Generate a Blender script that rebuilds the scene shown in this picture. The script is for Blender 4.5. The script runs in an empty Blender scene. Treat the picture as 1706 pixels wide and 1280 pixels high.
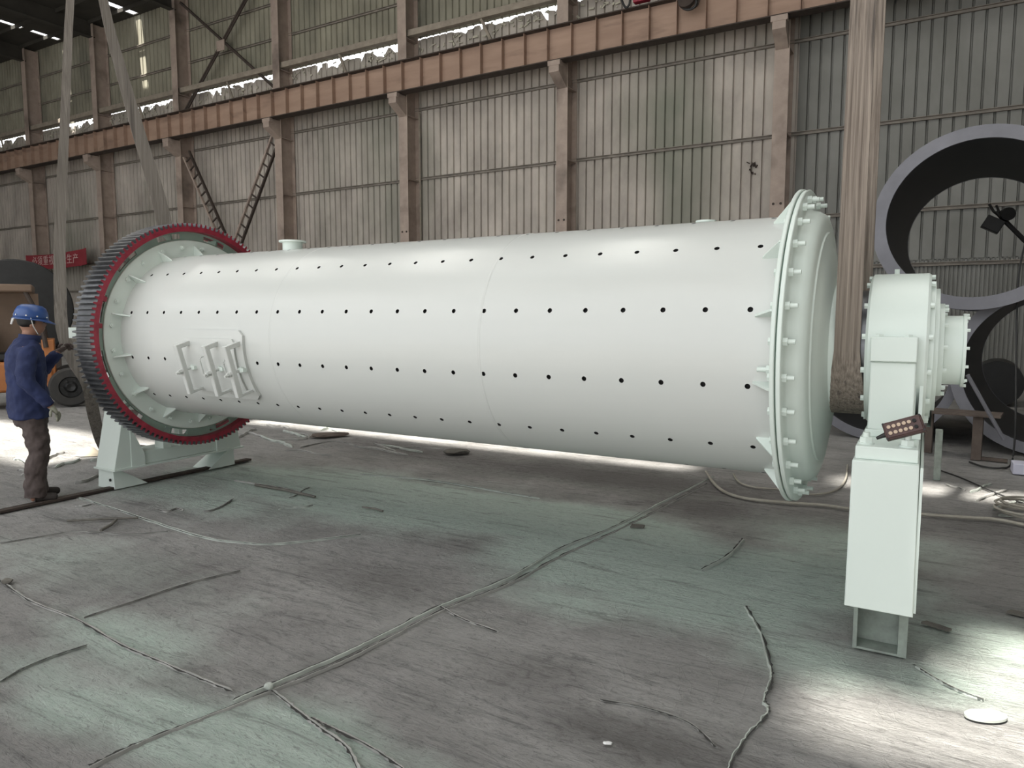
import bpy, bmesh, math, random
import numpy as np
from mathutils import Vector, Matrix
random.seed(7)
pi = math.pi
S = bpy.context.scene
COL = S.collection

# ------------------------------------------------------------ camera, world, sun, exposure
H0 = 1.66
CAM_F = 1185.0
PITCH = math.atan(112 / CAM_F)
YAW = pi/2 - math.atan(2053 / math.hypot(CAM_F, 112))
cd = bpy.data.cameras.new('camera'); cam = bpy.data.objects.new('camera', cd); COL.objects.link(cam)
cd.sensor_width = 36.0; cd.lens = CAM_F / 1706 * 36; cd.clip_end = 400
cam.location = (0, 0, H0)
FW = Vector((-math.sin(YAW)*math.cos(PITCH), math.cos(YAW)*math.cos(PITCH), -math.sin(PITCH)))
cam.rotation_euler = FW.to_track_quat('-Z', 'Y').to_euler()
S.camera = cam
RT = Vector((math.cos(YAW), math.sin(YAW), 0)); UP = RT.cross(FW)

W = bpy.data.worlds.new('sky'); S.world = W; W.use_nodes = True
wn = W.node_tree.nodes; wl = W.node_tree.links
bg = wn['Background']
bg.inputs['Color'].default_value = (0.965, 0.985, 1.0, 1); bg.inputs['Strength'].default_value = 1.95
sd = bpy.data.lights.new('sun', 'SUN'); sun = bpy.data.objects.new('sun', sd); COL.objects.link(sun)
SUNU = Vector((-0.10, -0.50, 1.0))            # towards the sun
sd.energy = 15.0; sd.angle = math.radians(1.2); sd.color = (1.0, 0.96, 0.88)
sun.rotation_euler = (-SUNU).to_track_quat('-Z', 'Y').to_euler()
S.view_settings.view_transform = 'Standard'; S.view_settings.look = 'None'
S.view_settings.exposure = 0.10; S.view_settings.gamma = 1.0; S.view_settings.use_curve_mapping = False

# ------------------------------------------------------------ helpers
def ray(x, y): return FW*CAM_F + RT*(x-853) - UP*(y-640)
def gz(x, y, z=0.0):
    d = ray(x, y); return Vector((0, 0, H0)) + d*((z-H0)/d.z)
def gy(x, y, Y):
    d = ray(x, y); return Vector((0, 0, H0)) + d*(Y/d.y)
def gd(x, y, depth): return Vector((0, 0, H0)) + ray(x, y)*(depth/CAM_F)

class MB:
    def __init__(s): s.v = []; s.f = []; s.m = []; s.sm = []
    def add(s, vs, fs, mi=0, smooth=False):
        o = len(s.v); s.v += [tuple(p) for p in vs]
        for f in fs: s.f.append([i+o for i in f]); s.m.append(mi); s.sm.append(smooth)
        return s
    def box(s, a, b, mi=0, M=None):
        x0, y0, z0 = a; x1, y1, z1 = b
        vs = [(x0,y0,z0),(x1,y0,z0),(x1,y1,z0),(x0,y1,z0),(x0,y0,z1),(x1,y0,z1),(x1,y1,z1),(x0,y1,z1)]
        if M is not None: vs = [M @ Vector(p) for p in vs]
        return s.add(vs, [(0,3,2,1),(4,5,6,7),(0,1,5,4),(1,2,6,5),(2,3,7,6),(3,0,4,7)], mi)
    def hexa(s, vs, mi=0):
        return s.add(vs, [(0,3,2,1),(4,5,6,7),(0,1,5,4),(1,2,6,5),(2,3,7,6),(3,0,4,7)], mi)
    def bar(s, p, q, w, h, mi=0, up=(0,0,1)):
        p = Vector(p); q = Vector(q); d = (q-p).normalized(); u = Vector(up)
        if abs(d.dot(u)) > .98: u = Vector((0,1,0))
        r = d.cross(u).normalized(); u = r.cross(d)
        c = []
        for e in (p, q):
            for a, b in ((-1,-1),(1,-1),(1,1),(-1,1)): c.append(e + r*(a*w/2) + u*(b*h/2))
        return s.add(c, [(0,1,2,3),(7,6,5,4),(0,4,5,1),(1,5,6,2),(2,6,7,3),(3,7,4,0)], mi)
    def tube(s, pts, r, n=10, mi=0, cap=True, radii=None):
        pts = [Vector(p) for p in pts]; rings = []; ref = Vector((0,0,1))
        for i, p in enumerate(pts):
            d = (pts[min(i+1, len(pts)-1)] - pts[max(i-1, 0)]).normalized()
            if abs(d.dot(ref)) > .97: ref = Vector((0,1,0)) if abs(d.y) < .9 else Vector((1,0,0))
            a = d.cross(ref).normalized(); b = d.cross(a); ref = -b if False else ref
            rr = radii[i] if radii else r
            rings.append([p + a*math.cos(2*pi*k/n)*rr + b*math.sin(2*pi*k/n)*rr for k in range(n)])
        vs = [v for g in rings for v in g]; fs = []
        for i in range(len(pts)-1):
            for k in range(n):
                k2 = (k+1) % n
                fs.append((i*n+k, (i+1)*n+k, (i+1)*n+k2, i*n+k2))
        s.add(vs, fs, mi, True)
        if cap:
            o = len(s.v)-len(vs)
            s.f.append([o+k for k in range(n)]); s.m.append(mi); s.sm.append(False)
            s.f.append([o+(len(pts)-1)*n+k for k in reversed(range(n))]); s.m.append(mi); s.sm.append(False)
        return s
    def prism(s, poly, d, mi=0, smooth=False):        # poly: 3D points, d: extrusion vector
        n = len(poly); d = Vector(d); vs = [Vector(p) for p in poly] + [Vector(p)+d for p in poly]
        s.add(vs, [list(range(n))[::-1], [n+i for i in range(n)]], mi)
        o = len(s.v)-2*n
        for i in range(n):
            j = (i+1) % n; s.f.append([o+i, o+j, o+n+j, o+n+i]); s.m.append(mi); s.sm.append(smooth)
        return s
    def lathe(s, prof, c, ax='x', n=64, mi=0, a0=0, a1=2*pi, close=False, smooth=True):
        # prof: (axial, radius)
        full = abs(a1-a0-2*pi) < 1e-6; m = n if full else n+1; vs = []
        for (x, r) in prof:
            for k in range(m):
                a = a0+(a1-a0)*k/n; vs.append(axp(c, ax, x, r, a))
        fs = []; P = len(prof)
        for i in range(P if close else P-1):
            i2 = (i+1) % P
            for k in range(n):
                k2 = (k+1) % m
                fs.append((i*m+k, i*m+k2, i2*m+k2, i2*m+k))
        return s.add(vs, fs, mi, smooth)
    def hexn(s, c, d, r, h, mi=0, n=6):               # nut or bolt: prism at c along d
        d = Vector(d).normalized(); u = Vector((0,0,1)) if abs(d.z) < .9 else Vector((1,0,0))
        a = d.cross(u).normalized(); b = d.cross(a)
        return s.prism([Vector(c)+a*math.cos(2*pi*k/n)*r+b*math.sin(2*pi*k/n)*r for k in range(n)], d*h, mi, n > 8)
    def build(s, name, mats, parent=None, bevel=0, angle=35, recalc=True):
        me = bpy.data.meshes.new(name); me.from_pydata([tuple(v) for v in s.v], [], s.f)
        if not isinstance(mats, (list, tuple)): mats = [mats]
        for m in mats: me.materials.append(m)
        me.polygons.foreach_set('material_index', s.m)
        me.polygons.foreach_set('use_smooth', [True]*len(s.f))
        if recalc:
            bm = bmesh.new(); bm.from_mesh(me); bmesh.ops.recalc_face_normals(bm, faces=bm.faces); bm.to_mesh(me); bm.free()
        me.update(); me.set_sharp_from_angle(angle=math.radians(angle))
        o = bpy.data.objects.new(name, me); COL.objects.link(o)
        if parent is not None:
            o.parent = parent
            if parent.type == 'EMPTY' or parent.parent is not None:
                o.matrix_parent_inverse = Matrix.Identity(4)
        if bevel:
            b = o.modifiers.new('bevel', 'BEVEL'); b.width = bevel; b.segments = 2; b.limit_method = 'ANGLE'; b.angle_limit = math.radians(40)
        return o
def axp(c, ax, x, r, a):
    c = Vector(c)
    if ax == 'x': return c + Vector((x, -r*math.cos(a), r*math.sin(a)))     # a = 0 faces the camera side, a > 0 up
    if ax == 'y': return c + Vector((r*math.cos(a), x, r*math.sin(a)))
    return c + Vector((r*math.cos(a), r*math.sin(a), x))
def tag(o, label=None, cat=None, group=None, kind=None):
    if label: o['label'] = label
    if cat: o['category'] = cat
    if group: o['group'] = group
    if kind: o['kind'] = kind
    return o
def empty(name, loc=(0,0,0), rz=0, **k):
    o = bpy.data.objects.new(name, None); COL.objects.link(o); o.location = loc; o.rotation_euler = (0,0,rz); o.empty_display_size = .1
    return tag(o, **k)
def copy_tree(o, parent=None):
    c = o.copy(); COL.objects.link(c); c.parent = parent
    if parent is not None: c.matrix_parent_inverse = o.matrix_parent_inverse.copy()
    for ch in list(o.children): copy_tree(ch, c)
    return c
def smooth_path(pts, n=6):
    pts = [Vector(p) for p in pts]; out = []
    P = [pts[0]*2-pts[1]] + pts + [pts[-1]*2-pts[-2]]
    for i in range(1, len(P)-2):
        for k in range(n):
            t = k/n; a, b, c, d = P[i-1], P[i], P[i+1], P[i+2]
            out.append(.5*((2*b)+(c-a)*t+(2*a-5*b+4*c-d)*t*t+(3*b-a-3*c+d)*t**3))
    out.append(pts[-1]); return out

# ------------------------------------------------------------ materials
def mat(name, col, rough=.5, metal=0, col2=None, scale=3, amount=.5, stretch=(1,1,1), bump=0, bscale=60, col3=None, scale3=.7, lo3=.5, hi3=.75, detail=6, spec=.5):
    m = bpy.data.materials.new(name); m.use_nodes = True; nt = m.node_tree; N = nt.nodes; L = nt.links
    b = N['Principled BSDF']; b.inputs['Roughness'].default_value = rough; b.inputs['Metallic'].default_value = metal
    b.inputs['Specular IOR Level'].default_value = spec
    b.inputs['Base Color'].default_value = (*col, 1)
    g = N.new('ShaderNodeNewGeometry'); mp = N.new('ShaderNodeMapping'); mp.inputs['Scale'].default_value = stretch
    L.new(g.outputs['Position'], mp.inputs['Vector'])
    out = None
    if col2:
        n = N.new('ShaderNodeTexNoise'); n.inputs['Scale'].default_value = scale; n.inputs['Detail'].default_value = detail; n.inputs['Roughness'].default_value = .62
        L.new(mp.outputs[0], n.inputs['Vector'])
        r = N.new('ShaderNodeMapRange'); r.inputs['From Min'].default_value = .5-.28*amount-.05; r.inputs['From Max'].default_value = .5+.32*(1.1-amount)+.08
        L.new(n.outputs['Fac'], r.inputs['Value'])
        x = N.new('ShaderNodeMix'); x.data_type = 'RGBA'; x.inputs[6].default_value = (*col2, 1); x.inputs[7].default_value = (*col, 1)
        L.new(r.outputs[0], x.inputs[0]); out = x.outputs[2]
        if col3:
            n3 = N.new('ShaderNodeTexNoise'); n3.inputs['Scale'].default_value = scale3; n3.inputs['Detail'].default_value = 5
            L.new(mp.outputs[0], n3.inputs['Vector'])
            r3 = N.new('ShaderNodeMapRange'); r3.inputs['From Min'].default_value = lo3; r3.inputs['From Max'].default_value = hi3; L.new(n3.outputs['Fac'], r3.inputs['Value'])
            x3 = N.new('ShaderNodeMix'); x3.data_type = 'RGBA'; x3.inputs[7].default_value = (*col3, 1); L.new(out, x3.inputs[6]); L.new(r3.outputs[0], x3.inputs[0]); out = x3.outputs[2]
        L.new(out, b.inputs['Base Color'])
    if bump:
        nb = N.new('ShaderNodeTexNoise'); nb.inputs['Scale'].default_value = bscale; nb.inputs['Detail'].default_value = 4; L.new(mp.outputs[0], nb.inputs['Vector'])
        bp = N.new('ShaderNodeBump'); bp.inputs['Strength'].default_value = bump; bp.inputs['Distance'].default_value = .01
        L.new(nb.outputs['Fac'], bp.inputs['Height']); L.new(bp.outputs[0], b.inputs['Normal'])
    return m
MINT = (.70, .775, .73)
M_mint = mat('mint_white_paint', MINT, .38, 0, (.66,.735,.69), 1.2, .5, bump=.05, bscale=14)
M_mill = mat('mint_mill_paint', (.60,.615,.595), .27, 0, (.57,.59,.57), 2.0, .5, stretch=(.25,1.4,1.4), bump=.08, bscale=5)
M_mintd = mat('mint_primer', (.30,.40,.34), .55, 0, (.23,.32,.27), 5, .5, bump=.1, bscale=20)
M_red = mat('red_paint', (.36,.028,.055), .5, 0, (.20,.015,.03), 14, .4)
M_tooth = mat('machined_steel', (.26,.265,.275), .36, .85, (.13,.135,.145), 8, .4)
M_dark = mat('dark_hole', (.012,.012,.012), .8)
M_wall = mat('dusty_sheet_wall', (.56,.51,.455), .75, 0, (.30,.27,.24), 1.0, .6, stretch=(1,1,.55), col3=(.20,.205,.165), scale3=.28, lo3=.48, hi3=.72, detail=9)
M_wallr = mat('grey_dimmed_sheet_wall', (.25,.25,.235), .75, 0, (.17,.17,.155), 1.0, .55, stretch=(1,1,.55), col3=(.13,.13,.115), scale3=.4, detail=9)  # greyer sheets; their extra darkness paints in light falling off to the right
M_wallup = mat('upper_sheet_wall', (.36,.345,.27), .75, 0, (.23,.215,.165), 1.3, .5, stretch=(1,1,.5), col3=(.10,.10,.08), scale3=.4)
M_col = mat('column_steel', (.44,.355,.30), .7, 0, (.31,.245,.21), 3, .5, col3=(.09,.07,.06), scale3=.9, lo3=.55, hi3=.8)
M_rust = mat('red_oxide_steel', (.41,.285,.215), .72, 0, (.30,.20,.15), 1.6, .5, stretch=(.4,1,2), col3=(.13,.085,.065), scale3=1.2, lo3=.55, hi3=.8)
M_rustd = mat('dark_oxide_steel', (.075,.055,.045), .8, .1, (.04,.03,.025), 4, .5)
M_roof = mat('dark_roof_sheet', (.055,.05,.042), .9, 0, (.03,.027,.022), 1, .5)
M_sling = mat('lifting_webbing', (.37,.315,.265), .85, 0, (.12,.095,.078), 3.2, .5, stretch=(26,26,.5), bump=.5, bscale=4, col3=(.05,.042,.038), scale3=1.2, lo3=.56, hi3=.72)
M_sling2 = mat('lifting_webbing_grey', (.24,.215,.19), .85, 0, (.12,.105,.09), 2.5, .5, stretch=(22,22,.6), bump=.4, bscale=4, col3=(.06,.05,.045), scale3=1.0, lo3=.58, hi3=.78)
M_ring = mat('primer_grey_rim', (.21,.21,.235), .55, .2, (.16,.16,.18), 3, .5)
M_ringin = mat('dark_ring_inside', (.018,.02,.026), .5, .3, (.010,.011,.016), 1.5, .5)  # near-black inner surface of the rings
M_jacket = mat('blue_work_cloth', (.020,.032,.105), .85, 0, (.012,.019,.065), 6, .5, bump=.6, bscale=14)
M_trous = mat('brown_grey_trousers', (.105,.082,.075), .9, 0, (.055,.04,.038), 6, .5, bump=.5, bscale=14)
M_shoe = mat('dusty_black_boot', (.05,.042,.038), .8, 0, (.025,.02,.018), 10, .5)
M_skin = mat('skin', (.30,.155,.105), .55)
M_hair = mat('black_hair', (.012,.010,.010), .6)
M_glove = mat('cotton_glove', (.36,.36,.29), .9, 0, (.25,.25,.20), 20, .5, bump=.3, bscale=60)
M_gloved = mat('dirty_brown_glove', (.13,.095,.085), .9, 0, (.08,.06,.055), 20, .5)
M_helmet = mat('blue_hard_hat', (.035,.085,.26), .32, 0, (.028,.07,.22), 5, .5)
M_white = mat('white_plastic', (.7,.7,.7), .5)
M_orange = mat('orange_truck_paint', (.42,.15,.035), .45, 0, (.28,.10,.03), 3, .5)
M_black = mat('black_greasy_steel', (.022,.022,.022), .5, .2, (.012,.012,.012), 5, .5)
M_rubber = mat('tyre_rubber', (.022,.022,.022), .8, 0, (.04,.037,.033), 6, .5)
M_tan = mat('brown_cab_panel', (.19,.13,.09), .6, 0, (.14,.095,.065), 3, .5)
M_banner = mat('red_banner_cloth', (.33,.035,.05), .8, 0, (.24,.025,.035), 3, .5)
M_bantext = mat('banner_lettering', (.62,.42,.40), .8)
M_hose = mat('beige_hose', (.40,.38,.33), .6, 0, (.28,.26,.22), 12, .5)
M_cable = mat('black_cable', (.02,.02,.02), .6)
M_foam = mat('white_foam_block', (.55,.55,.65), .8)
M_wood = mat('weathered_wood', (.15,.12,.10), .85, 0, (.08,.06,.05), 5, .5)
M_pend = mat('brown_pendant_box', (.085,.04,.035), .5, 0, (.05,.022,.02), 25, .5)
M_btn = mat('tan_button', (.50,.38,.28), .5)
M_rag = mat('tan_cloth', (.40,.35,.27), .9)
M_debris = mat('debris', (.16,.15,.13), .9, 0, (.09,.085,.075), 10, .5)

# ------------------------------------------------------------ floor (stains and painted shadow under the mill live in a colour attribute)
XA, XB, YA, YB = -62.0, 9.0, -45.0, 20.4
def axis_vals(a, b, c0, c1, fine, coarse):
    v = list(np.arange(a, c0, coarse)) + list(np.arange(c0, c1, fine)) + list(np.arange(c1, b, coarse)) + [b]
    return np.array(v)
gxv = axis_vals(XA, XB, -13.0, 4.0, .06, .6); gyv = axis_vals(YA, YB, 0.6, 9.6, .06, .6)
GX, GY = np.meshgrid(gxv, gyv)
def blob(px, py, rx, ry, ang=0):
    c = gz(px, py); ca, sa = math.cos(ang), math.sin(ang)
    u = ((GX-c.x)*ca+(GY-c.y)*sa)/rx; v = (-(GX-c.x)*sa+(GY-c.y)*ca)/ry
    return np.exp(-(u*u+v*v))
green = np.zeros_like(GX)
for (px, py, rx, ry, w) in [(620,825,2.2,.75,1.0),(800,850,1.3,.6,1.1),(950,870,1.1,.55,1.1),(1050,930,1.0,.7,1.1),(1150,980,.8,.6,.9),(1330,960,.7,.6,.9),(560,800,1.3,.5,.6),
        (1600,1060,.8,.5,.5),(150,940,1.5,.5,.35),(350,830,1.6,.5,.5),(200,1060,.7,.30,.55),(120,1180,.4,.2,.6),(300,1210,.6,.22,.8),(480,1240,.45,.28,.95),(1400,900,.8,.6,.6),(1340,1090,.5,.35,.55),(1560,1130,.5,.3,.5),(250,1120,.5,.2,.35),(950,1000,.6,.3,.5),(700,1260,.3,.12,.35),(60,1110,.5,.2,.45)]:
    green = np.maximum(green, w*blob(px, py, rx, ry))
dark = np.zeros_like(GX)  # dirt patches, plus the mill's shadow painted beneath and behind it
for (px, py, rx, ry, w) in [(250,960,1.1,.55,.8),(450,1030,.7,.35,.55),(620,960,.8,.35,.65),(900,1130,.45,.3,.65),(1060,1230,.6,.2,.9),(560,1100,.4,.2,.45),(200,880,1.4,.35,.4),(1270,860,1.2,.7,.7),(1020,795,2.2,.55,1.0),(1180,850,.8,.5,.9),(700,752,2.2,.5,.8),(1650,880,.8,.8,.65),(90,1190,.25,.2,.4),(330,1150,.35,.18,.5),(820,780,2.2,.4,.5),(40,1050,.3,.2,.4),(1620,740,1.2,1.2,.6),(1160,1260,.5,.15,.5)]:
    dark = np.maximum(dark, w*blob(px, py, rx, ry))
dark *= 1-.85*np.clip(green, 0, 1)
nx, ny = len(gxv), len(gyv)
rs = np.random.RandomState(3)
GZ = np.zeros_like(GX)
for k in range(26):
    a = rs.rand()*6.28; f = 1.2+rs.rand()*9; GZ += (.0045/(.5+f*.35))*np.sin(f*(GX*np.cos(a)+GY*np.sin(a))+rs.rand()*6.28+1.5*np.sin(GX*1.3+k)+1.2*np.cos(GY*1.7-k))
GZ *= np.exp(-((GX+4)/12)**2)
GZ = GZ*.35; GZ = GZ-GZ.max()
verts = np.stack([GX.ravel(), GY.ravel(), GZ.ravel()], 1)
idx = np.arange(nx*ny).reshape(ny, nx)
faces = np.stack([idx[:-1,:-1].ravel(), idx[:-1,1:].ravel(), idx[1:,1:].ravel(), idx[1:,:-1].ravel()], 1)
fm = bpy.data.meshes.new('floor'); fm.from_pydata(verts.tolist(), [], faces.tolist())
at = fm.color_attributes.new('stain_shade', 'FLOAT_COLOR', 'POINT')
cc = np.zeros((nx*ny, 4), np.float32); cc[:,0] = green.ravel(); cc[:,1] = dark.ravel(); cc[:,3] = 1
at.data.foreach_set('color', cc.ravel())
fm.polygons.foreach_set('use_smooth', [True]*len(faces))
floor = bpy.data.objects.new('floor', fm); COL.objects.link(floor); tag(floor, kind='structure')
def floor_material():
    m = bpy.data.materials.new('dusty_floor'); m.use_nodes = True; nt = m.node_tree; N = nt.nodes; L = nt.links
    b = N['Principled BSDF']; b.inputs['Roughness'].default_value = .72; b.inputs['Specular IOR Level'].default_value = .35
    g = N.new('ShaderNodeNewGeometry'); va = N.new('ShaderNodeVertexColor'); va.layer_name = 'stain_shade'
    sp = N.new('ShaderNodeSeparateColor'); L.new(va.outputs['Color'], sp.inputs[0])
    def noise(sc, det=6, rough=.65, stretch=None, dist=0):
        n = N.new('ShaderNodeTexNoise'); n.inputs['Scale'].default_value = sc; n.inputs['Detail'].default_value = det; n.inputs['Roughness'].default_value = rough; n.inputs['Distortion'].default_value = dist
        if stretch:
            mp = N.new('ShaderNodeMapping'); mp.inputs['Scale'].default_value = stretch[:3]; mp.inputs['Rotation'].default_value = (0,0,stretch[3]); L.new(g.outputs['Position'], mp.inputs[0]); L.new(mp.outputs[0], n.inputs['Vector'])
        else: L.new(g.outputs['Position'], n.inputs['Vector'])
        return n.outputs['Fac']
    def rng(v, a, b_, c=0, d=1):
        r = N.new('ShaderNodeMapRange'); r.inputs['From Min'].default_value = a; r.inputs['From Max'].default_value = b_; r.inputs['To Min'].default_value = c; r.inputs['To Max'].default_value = d; L.new(v, r.inputs['Value']); return r.outputs[0]
    def ma(op, a, b_):
        x = N.new('ShaderNodeMath'); x.operation = op
        for i, q in ((0, a), (1, b_)):
            if isinstance(q, (int, float)): x.inputs[i].default_value = q
            else: L.new(q, x.inputs[i])
        return x.outputs[0]
    def mix(a, b_, f, mode='MIX'):
        x = N.new('ShaderNodeMix'); x.data_type = 'RGBA'; x.blend_type = mode
        for i, q in ((6, a), (7, b_)):
            if isinstance(q, tuple): x.inputs[i].default_value = (*q, 1)
            else: L.new(q, x.inputs[i])
        if isinstance(f, (int, float)): x.inputs[0].default_value = f
        else: L.new(f, x.inputs[0])
        return x.outputs[2]
    n1 = noise(1.3, 8, .7); n2 = noise(9, 8, .75, (1,2.2,1,.5), 1.0); n3 = noise(60, 4, .7); n4 = noise(4.5, 7, .7, (1,3.0,1,-.5), 2.0)
    base = mix((.40,.39,.375), (.60,.585,.57), rng(n1, .35, .66))
    base = mix(base, (.17,.162,.155), ma('MULTIPLY', rng(n2, .52, .72), .6))
    gr = rng(ma('ADD', ma('MULTIPLY', sp.outputs[0], 1.25), ma('MULTIPLY', ma('SUBTRACT', n1, .5), .9)), .18, .66)
    gcol = mix((.66,.79,.70), (.78,.89,.81), rng(n2, .35, .65))
    base = mix(base, gcol, ma('MULTIPLY', gr, .92))
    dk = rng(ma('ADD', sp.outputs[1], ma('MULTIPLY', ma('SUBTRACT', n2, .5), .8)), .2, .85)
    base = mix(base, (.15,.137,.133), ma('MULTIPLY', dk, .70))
    base = mix(base, (.09,.09,.085), ma('MULTIPLY', rng(n3, .64, .77), .5))
    base = mix(base, (.08,.08,.076), ma('MULTIPLY', rng(n4, .67, .73), .45))
    n9 = noise(3.0, 8, .8, (.35,3.2,1,.12), 1.2); n7 = noise(26, 6, .8, (1,2.6,1,.55), .6); n8 = noise(15, 5, .75, (2.4,1,1,.5), .8)
    base = mix(base, (.10,.098,.094), ma('MULTIPLY', rng(n7, .54, .68), .60)); base = mix(base, (.62,.62,.59), ma('MULTIPLY', rng(n8, .60, .76), .35)); base = mix(base, (.075,.072,.07), ma('MULTIPLY', rng(n9, .53, .68), .62))
    L.new(base, b.inputs['Base Color'])
    h = ma('ADD', ma('MULTIPLY', n2, .9), ma('ADD', ma('MULTIPLY', n4, 1.3), ma('ADD', ma('MULTIPLY', n3, .25), ma('ADD', ma('MULTIPLY', n7, .8), ma('MULTIPLY', n9, 1.6)))))
    # thin folds in the sheets: ridged noise
    n5 = noise(1.6, 3, .5, (1,1.8,1,.6), 1.5); rid = rng(ma('ABSOLUTE', ma('SUBTRACT', n5, .5), 0), 0, .012, 1, 0)
    n6 = noise(1.1, 3, .5, (1.8,1,1,.4), 1.2); rid2 = rng(ma('ABSOLUTE', ma('SUBTRACT', n6, .47), 0), 0, .008, 1, 0)
    h = ma('ADD', h, ma('ADD', ma('MULTIPLY', rid, .16), ma('MULTIPLY', rid2, .2)))
    bp = N.new('ShaderNodeBump'); bp.inputs['Strength'].default_value = 1.0; bp.inputs['Distance'].default_value = .028
    L.new(h, bp.inputs['Height']); L.new(bp.outputs[0], b.inputs['Normal'])
    return m
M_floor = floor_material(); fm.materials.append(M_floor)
M_seam = mat('floor_sheet_edge', (.42,.41,.39), .8, 0, (.25,.25,.235), 6, .5)
M_seamg = mat('floor_sheet_edge_green', (.48,.52,.48), .8, 0, (.32,.34,.31), 6, .5)
M_crack = mat('floor_crack_dirt_shade', (.035,.034,.032), .95)  # dark strip beside each fold: dirt and the fold's shadow in one colour
def seam(pxs, w, h, m, jag=.006, mcrack=True, n=10, off=1):
    w *= .55; h *= .45; jag *= .7
    pts = smooth_path([gz(*p) for p in pxs], n); L_ = len(pts)
    mb = MB(); vs = []; fs = []
    for i, p in enumerate(pts):
        d = (pts[min(i+1, L_-1)]-pts[max(i-1, 0)]); d.z = 0; d.normalize(); nrm = Vector((-d.y, d.x, 0))
        j = Vector((random.uniform(-jag, jag), random.uniform(-jag, jag), 0)); e = 1 if 0 < i < L_-1 else .2
        ww = w*(.7+.6*random.random())*e; hh = h*(.75+.5*random.random())*e
        vs += [p+j-nrm*ww*.5+Vector((0,0,-.012)), p+j-nrm*ww*.2+Vector((0,0,hh)), p+j+nrm*ww*.2+Vector((0,0,hh*.9)), p+j+nrm*ww*.5+Vector((0,0,-.012))]
    for i in range(L_-1):
        for k in range(3): fs.append((i*4+k, (i+1)*4+k, (i+1)*4+k+1, i*4+k+1))
    mb.add(vs, fs, 0, True)
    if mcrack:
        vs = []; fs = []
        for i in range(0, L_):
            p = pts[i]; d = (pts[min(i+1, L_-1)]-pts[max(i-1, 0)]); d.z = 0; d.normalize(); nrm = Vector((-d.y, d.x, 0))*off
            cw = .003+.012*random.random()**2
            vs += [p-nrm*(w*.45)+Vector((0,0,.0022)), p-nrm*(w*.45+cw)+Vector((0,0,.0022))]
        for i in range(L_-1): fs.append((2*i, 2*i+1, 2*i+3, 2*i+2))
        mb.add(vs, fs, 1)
    return mb, m
TRIM_N = [0]
def put_seam(*a, **k):
    mb, m = seam(*a, **k); TRIM_N[0] += 1
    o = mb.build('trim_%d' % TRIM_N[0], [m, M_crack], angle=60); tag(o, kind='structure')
put_seam([(1190,793),(1100,838),(1024,878),(935,914),(850,962),(738,1008),(640,1057),(560,1095),(455,1140),(390,1168)], .030, .008, M_seamg)
put_seam([(1180,806),(1100,848),(1024,886),(940,924),(850,972),(738,1017),(640,1068),(560,1107),(455,1150),(330,1200),(230,1240),(150,1278)], .018, .006, M_seam)
put_seam([(0,965),(50,1000),(130,1032),(200,1072),(260,1098),(330,1128),(390,1152)], .022, .010, M_seam, n=8)
put_seam([(130,828),(200,850),(330,892),(400,903),(470,905),(600,890)], .035, .008, M_seamg)
put_seam([(0,1135),(40,1112),(90,1092),(145,1074)], .016, .006, M_seamg)
put_seam([(140,1028),(220,1002),(310,972),(400,950)], .02, .006, M_seam)
put_seam([(455,1150),(500,1185),(540,1215),(580,1245),(600,1285)], .022, .014, M_seam)
put_seam([(520,1195),(560,1215),(620,1245),(680,1285)], .014, .008, M_seam)
put_seam([(1240,1010),(1262,1045),(1280,1100),(1284,1130),(1272,1165),(1278,1185),(1240,1230),(1205,1290)], .02, .008, M_seamg, jag=.008, off=-1)
put_seam([(1240,898),(1215,925),(1170,950)], .035, .012, M_seamg)
put_seam([(390,800),(440,808),(480,815),(525,828)], .02, .012, M_seam)
put_seam([(1525,1108),(1560,1130),(1600,1150),(1640,1165)], .012, .005, M_seamg)
put_seam([(735,1010),(770,1030),(830,1052)], .02, .008, M_seam)
put_seam([(1000,1165),(1080,1180),(1150,1205),(1195,1245)], .012, .005, M_seam)
put_seam([(0,905),(60,895),(130,885),(210,890),(280,885)], .016, .006, M_seam)
put_seam([(500,745),(560,735),(620,748),(700,745),(780,752)], .03, .012, M_seam)
put_seam([(600,790),(720,800),(850,822),(900,830)], .02, .006, M_seamg)

rf_ = random.Random(11)
for (cx_, cy_, dx_, dy_, n_, ln_, hh_) in [(500,722,90,14,9,60,.05),(100,775,100,25,8,50,.04),(1640,835,60,25,5,60,.02),(600,748,90,8,4,80,.03),(330,835,200,30,5,60,.006)]:
    for k in range(n_):
        x_ = cx_+rf_.uniform(-dx_,dx_); y_ = cy_+rf_.uniform(-dy_,dy_); a_ = rf_.uniform(-.5,.35); l_ = ln_*rf_.uniform(.4,1)
        put_seam([(x_-l_/2, y_-a_*l_/2), (x_-l_*.15, y_-a_*l_*.2+rf_.uniform(-3,3)), (x_+l_*.2, y_+a_*l_*.15+rf_.uniform(-3,3)), (x_+l_/2, y_+a_*l_/2)], .03+hh_*1.2, hh_, M_seamg if rf_.random() < .4 else M_seam, n=5)
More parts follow.
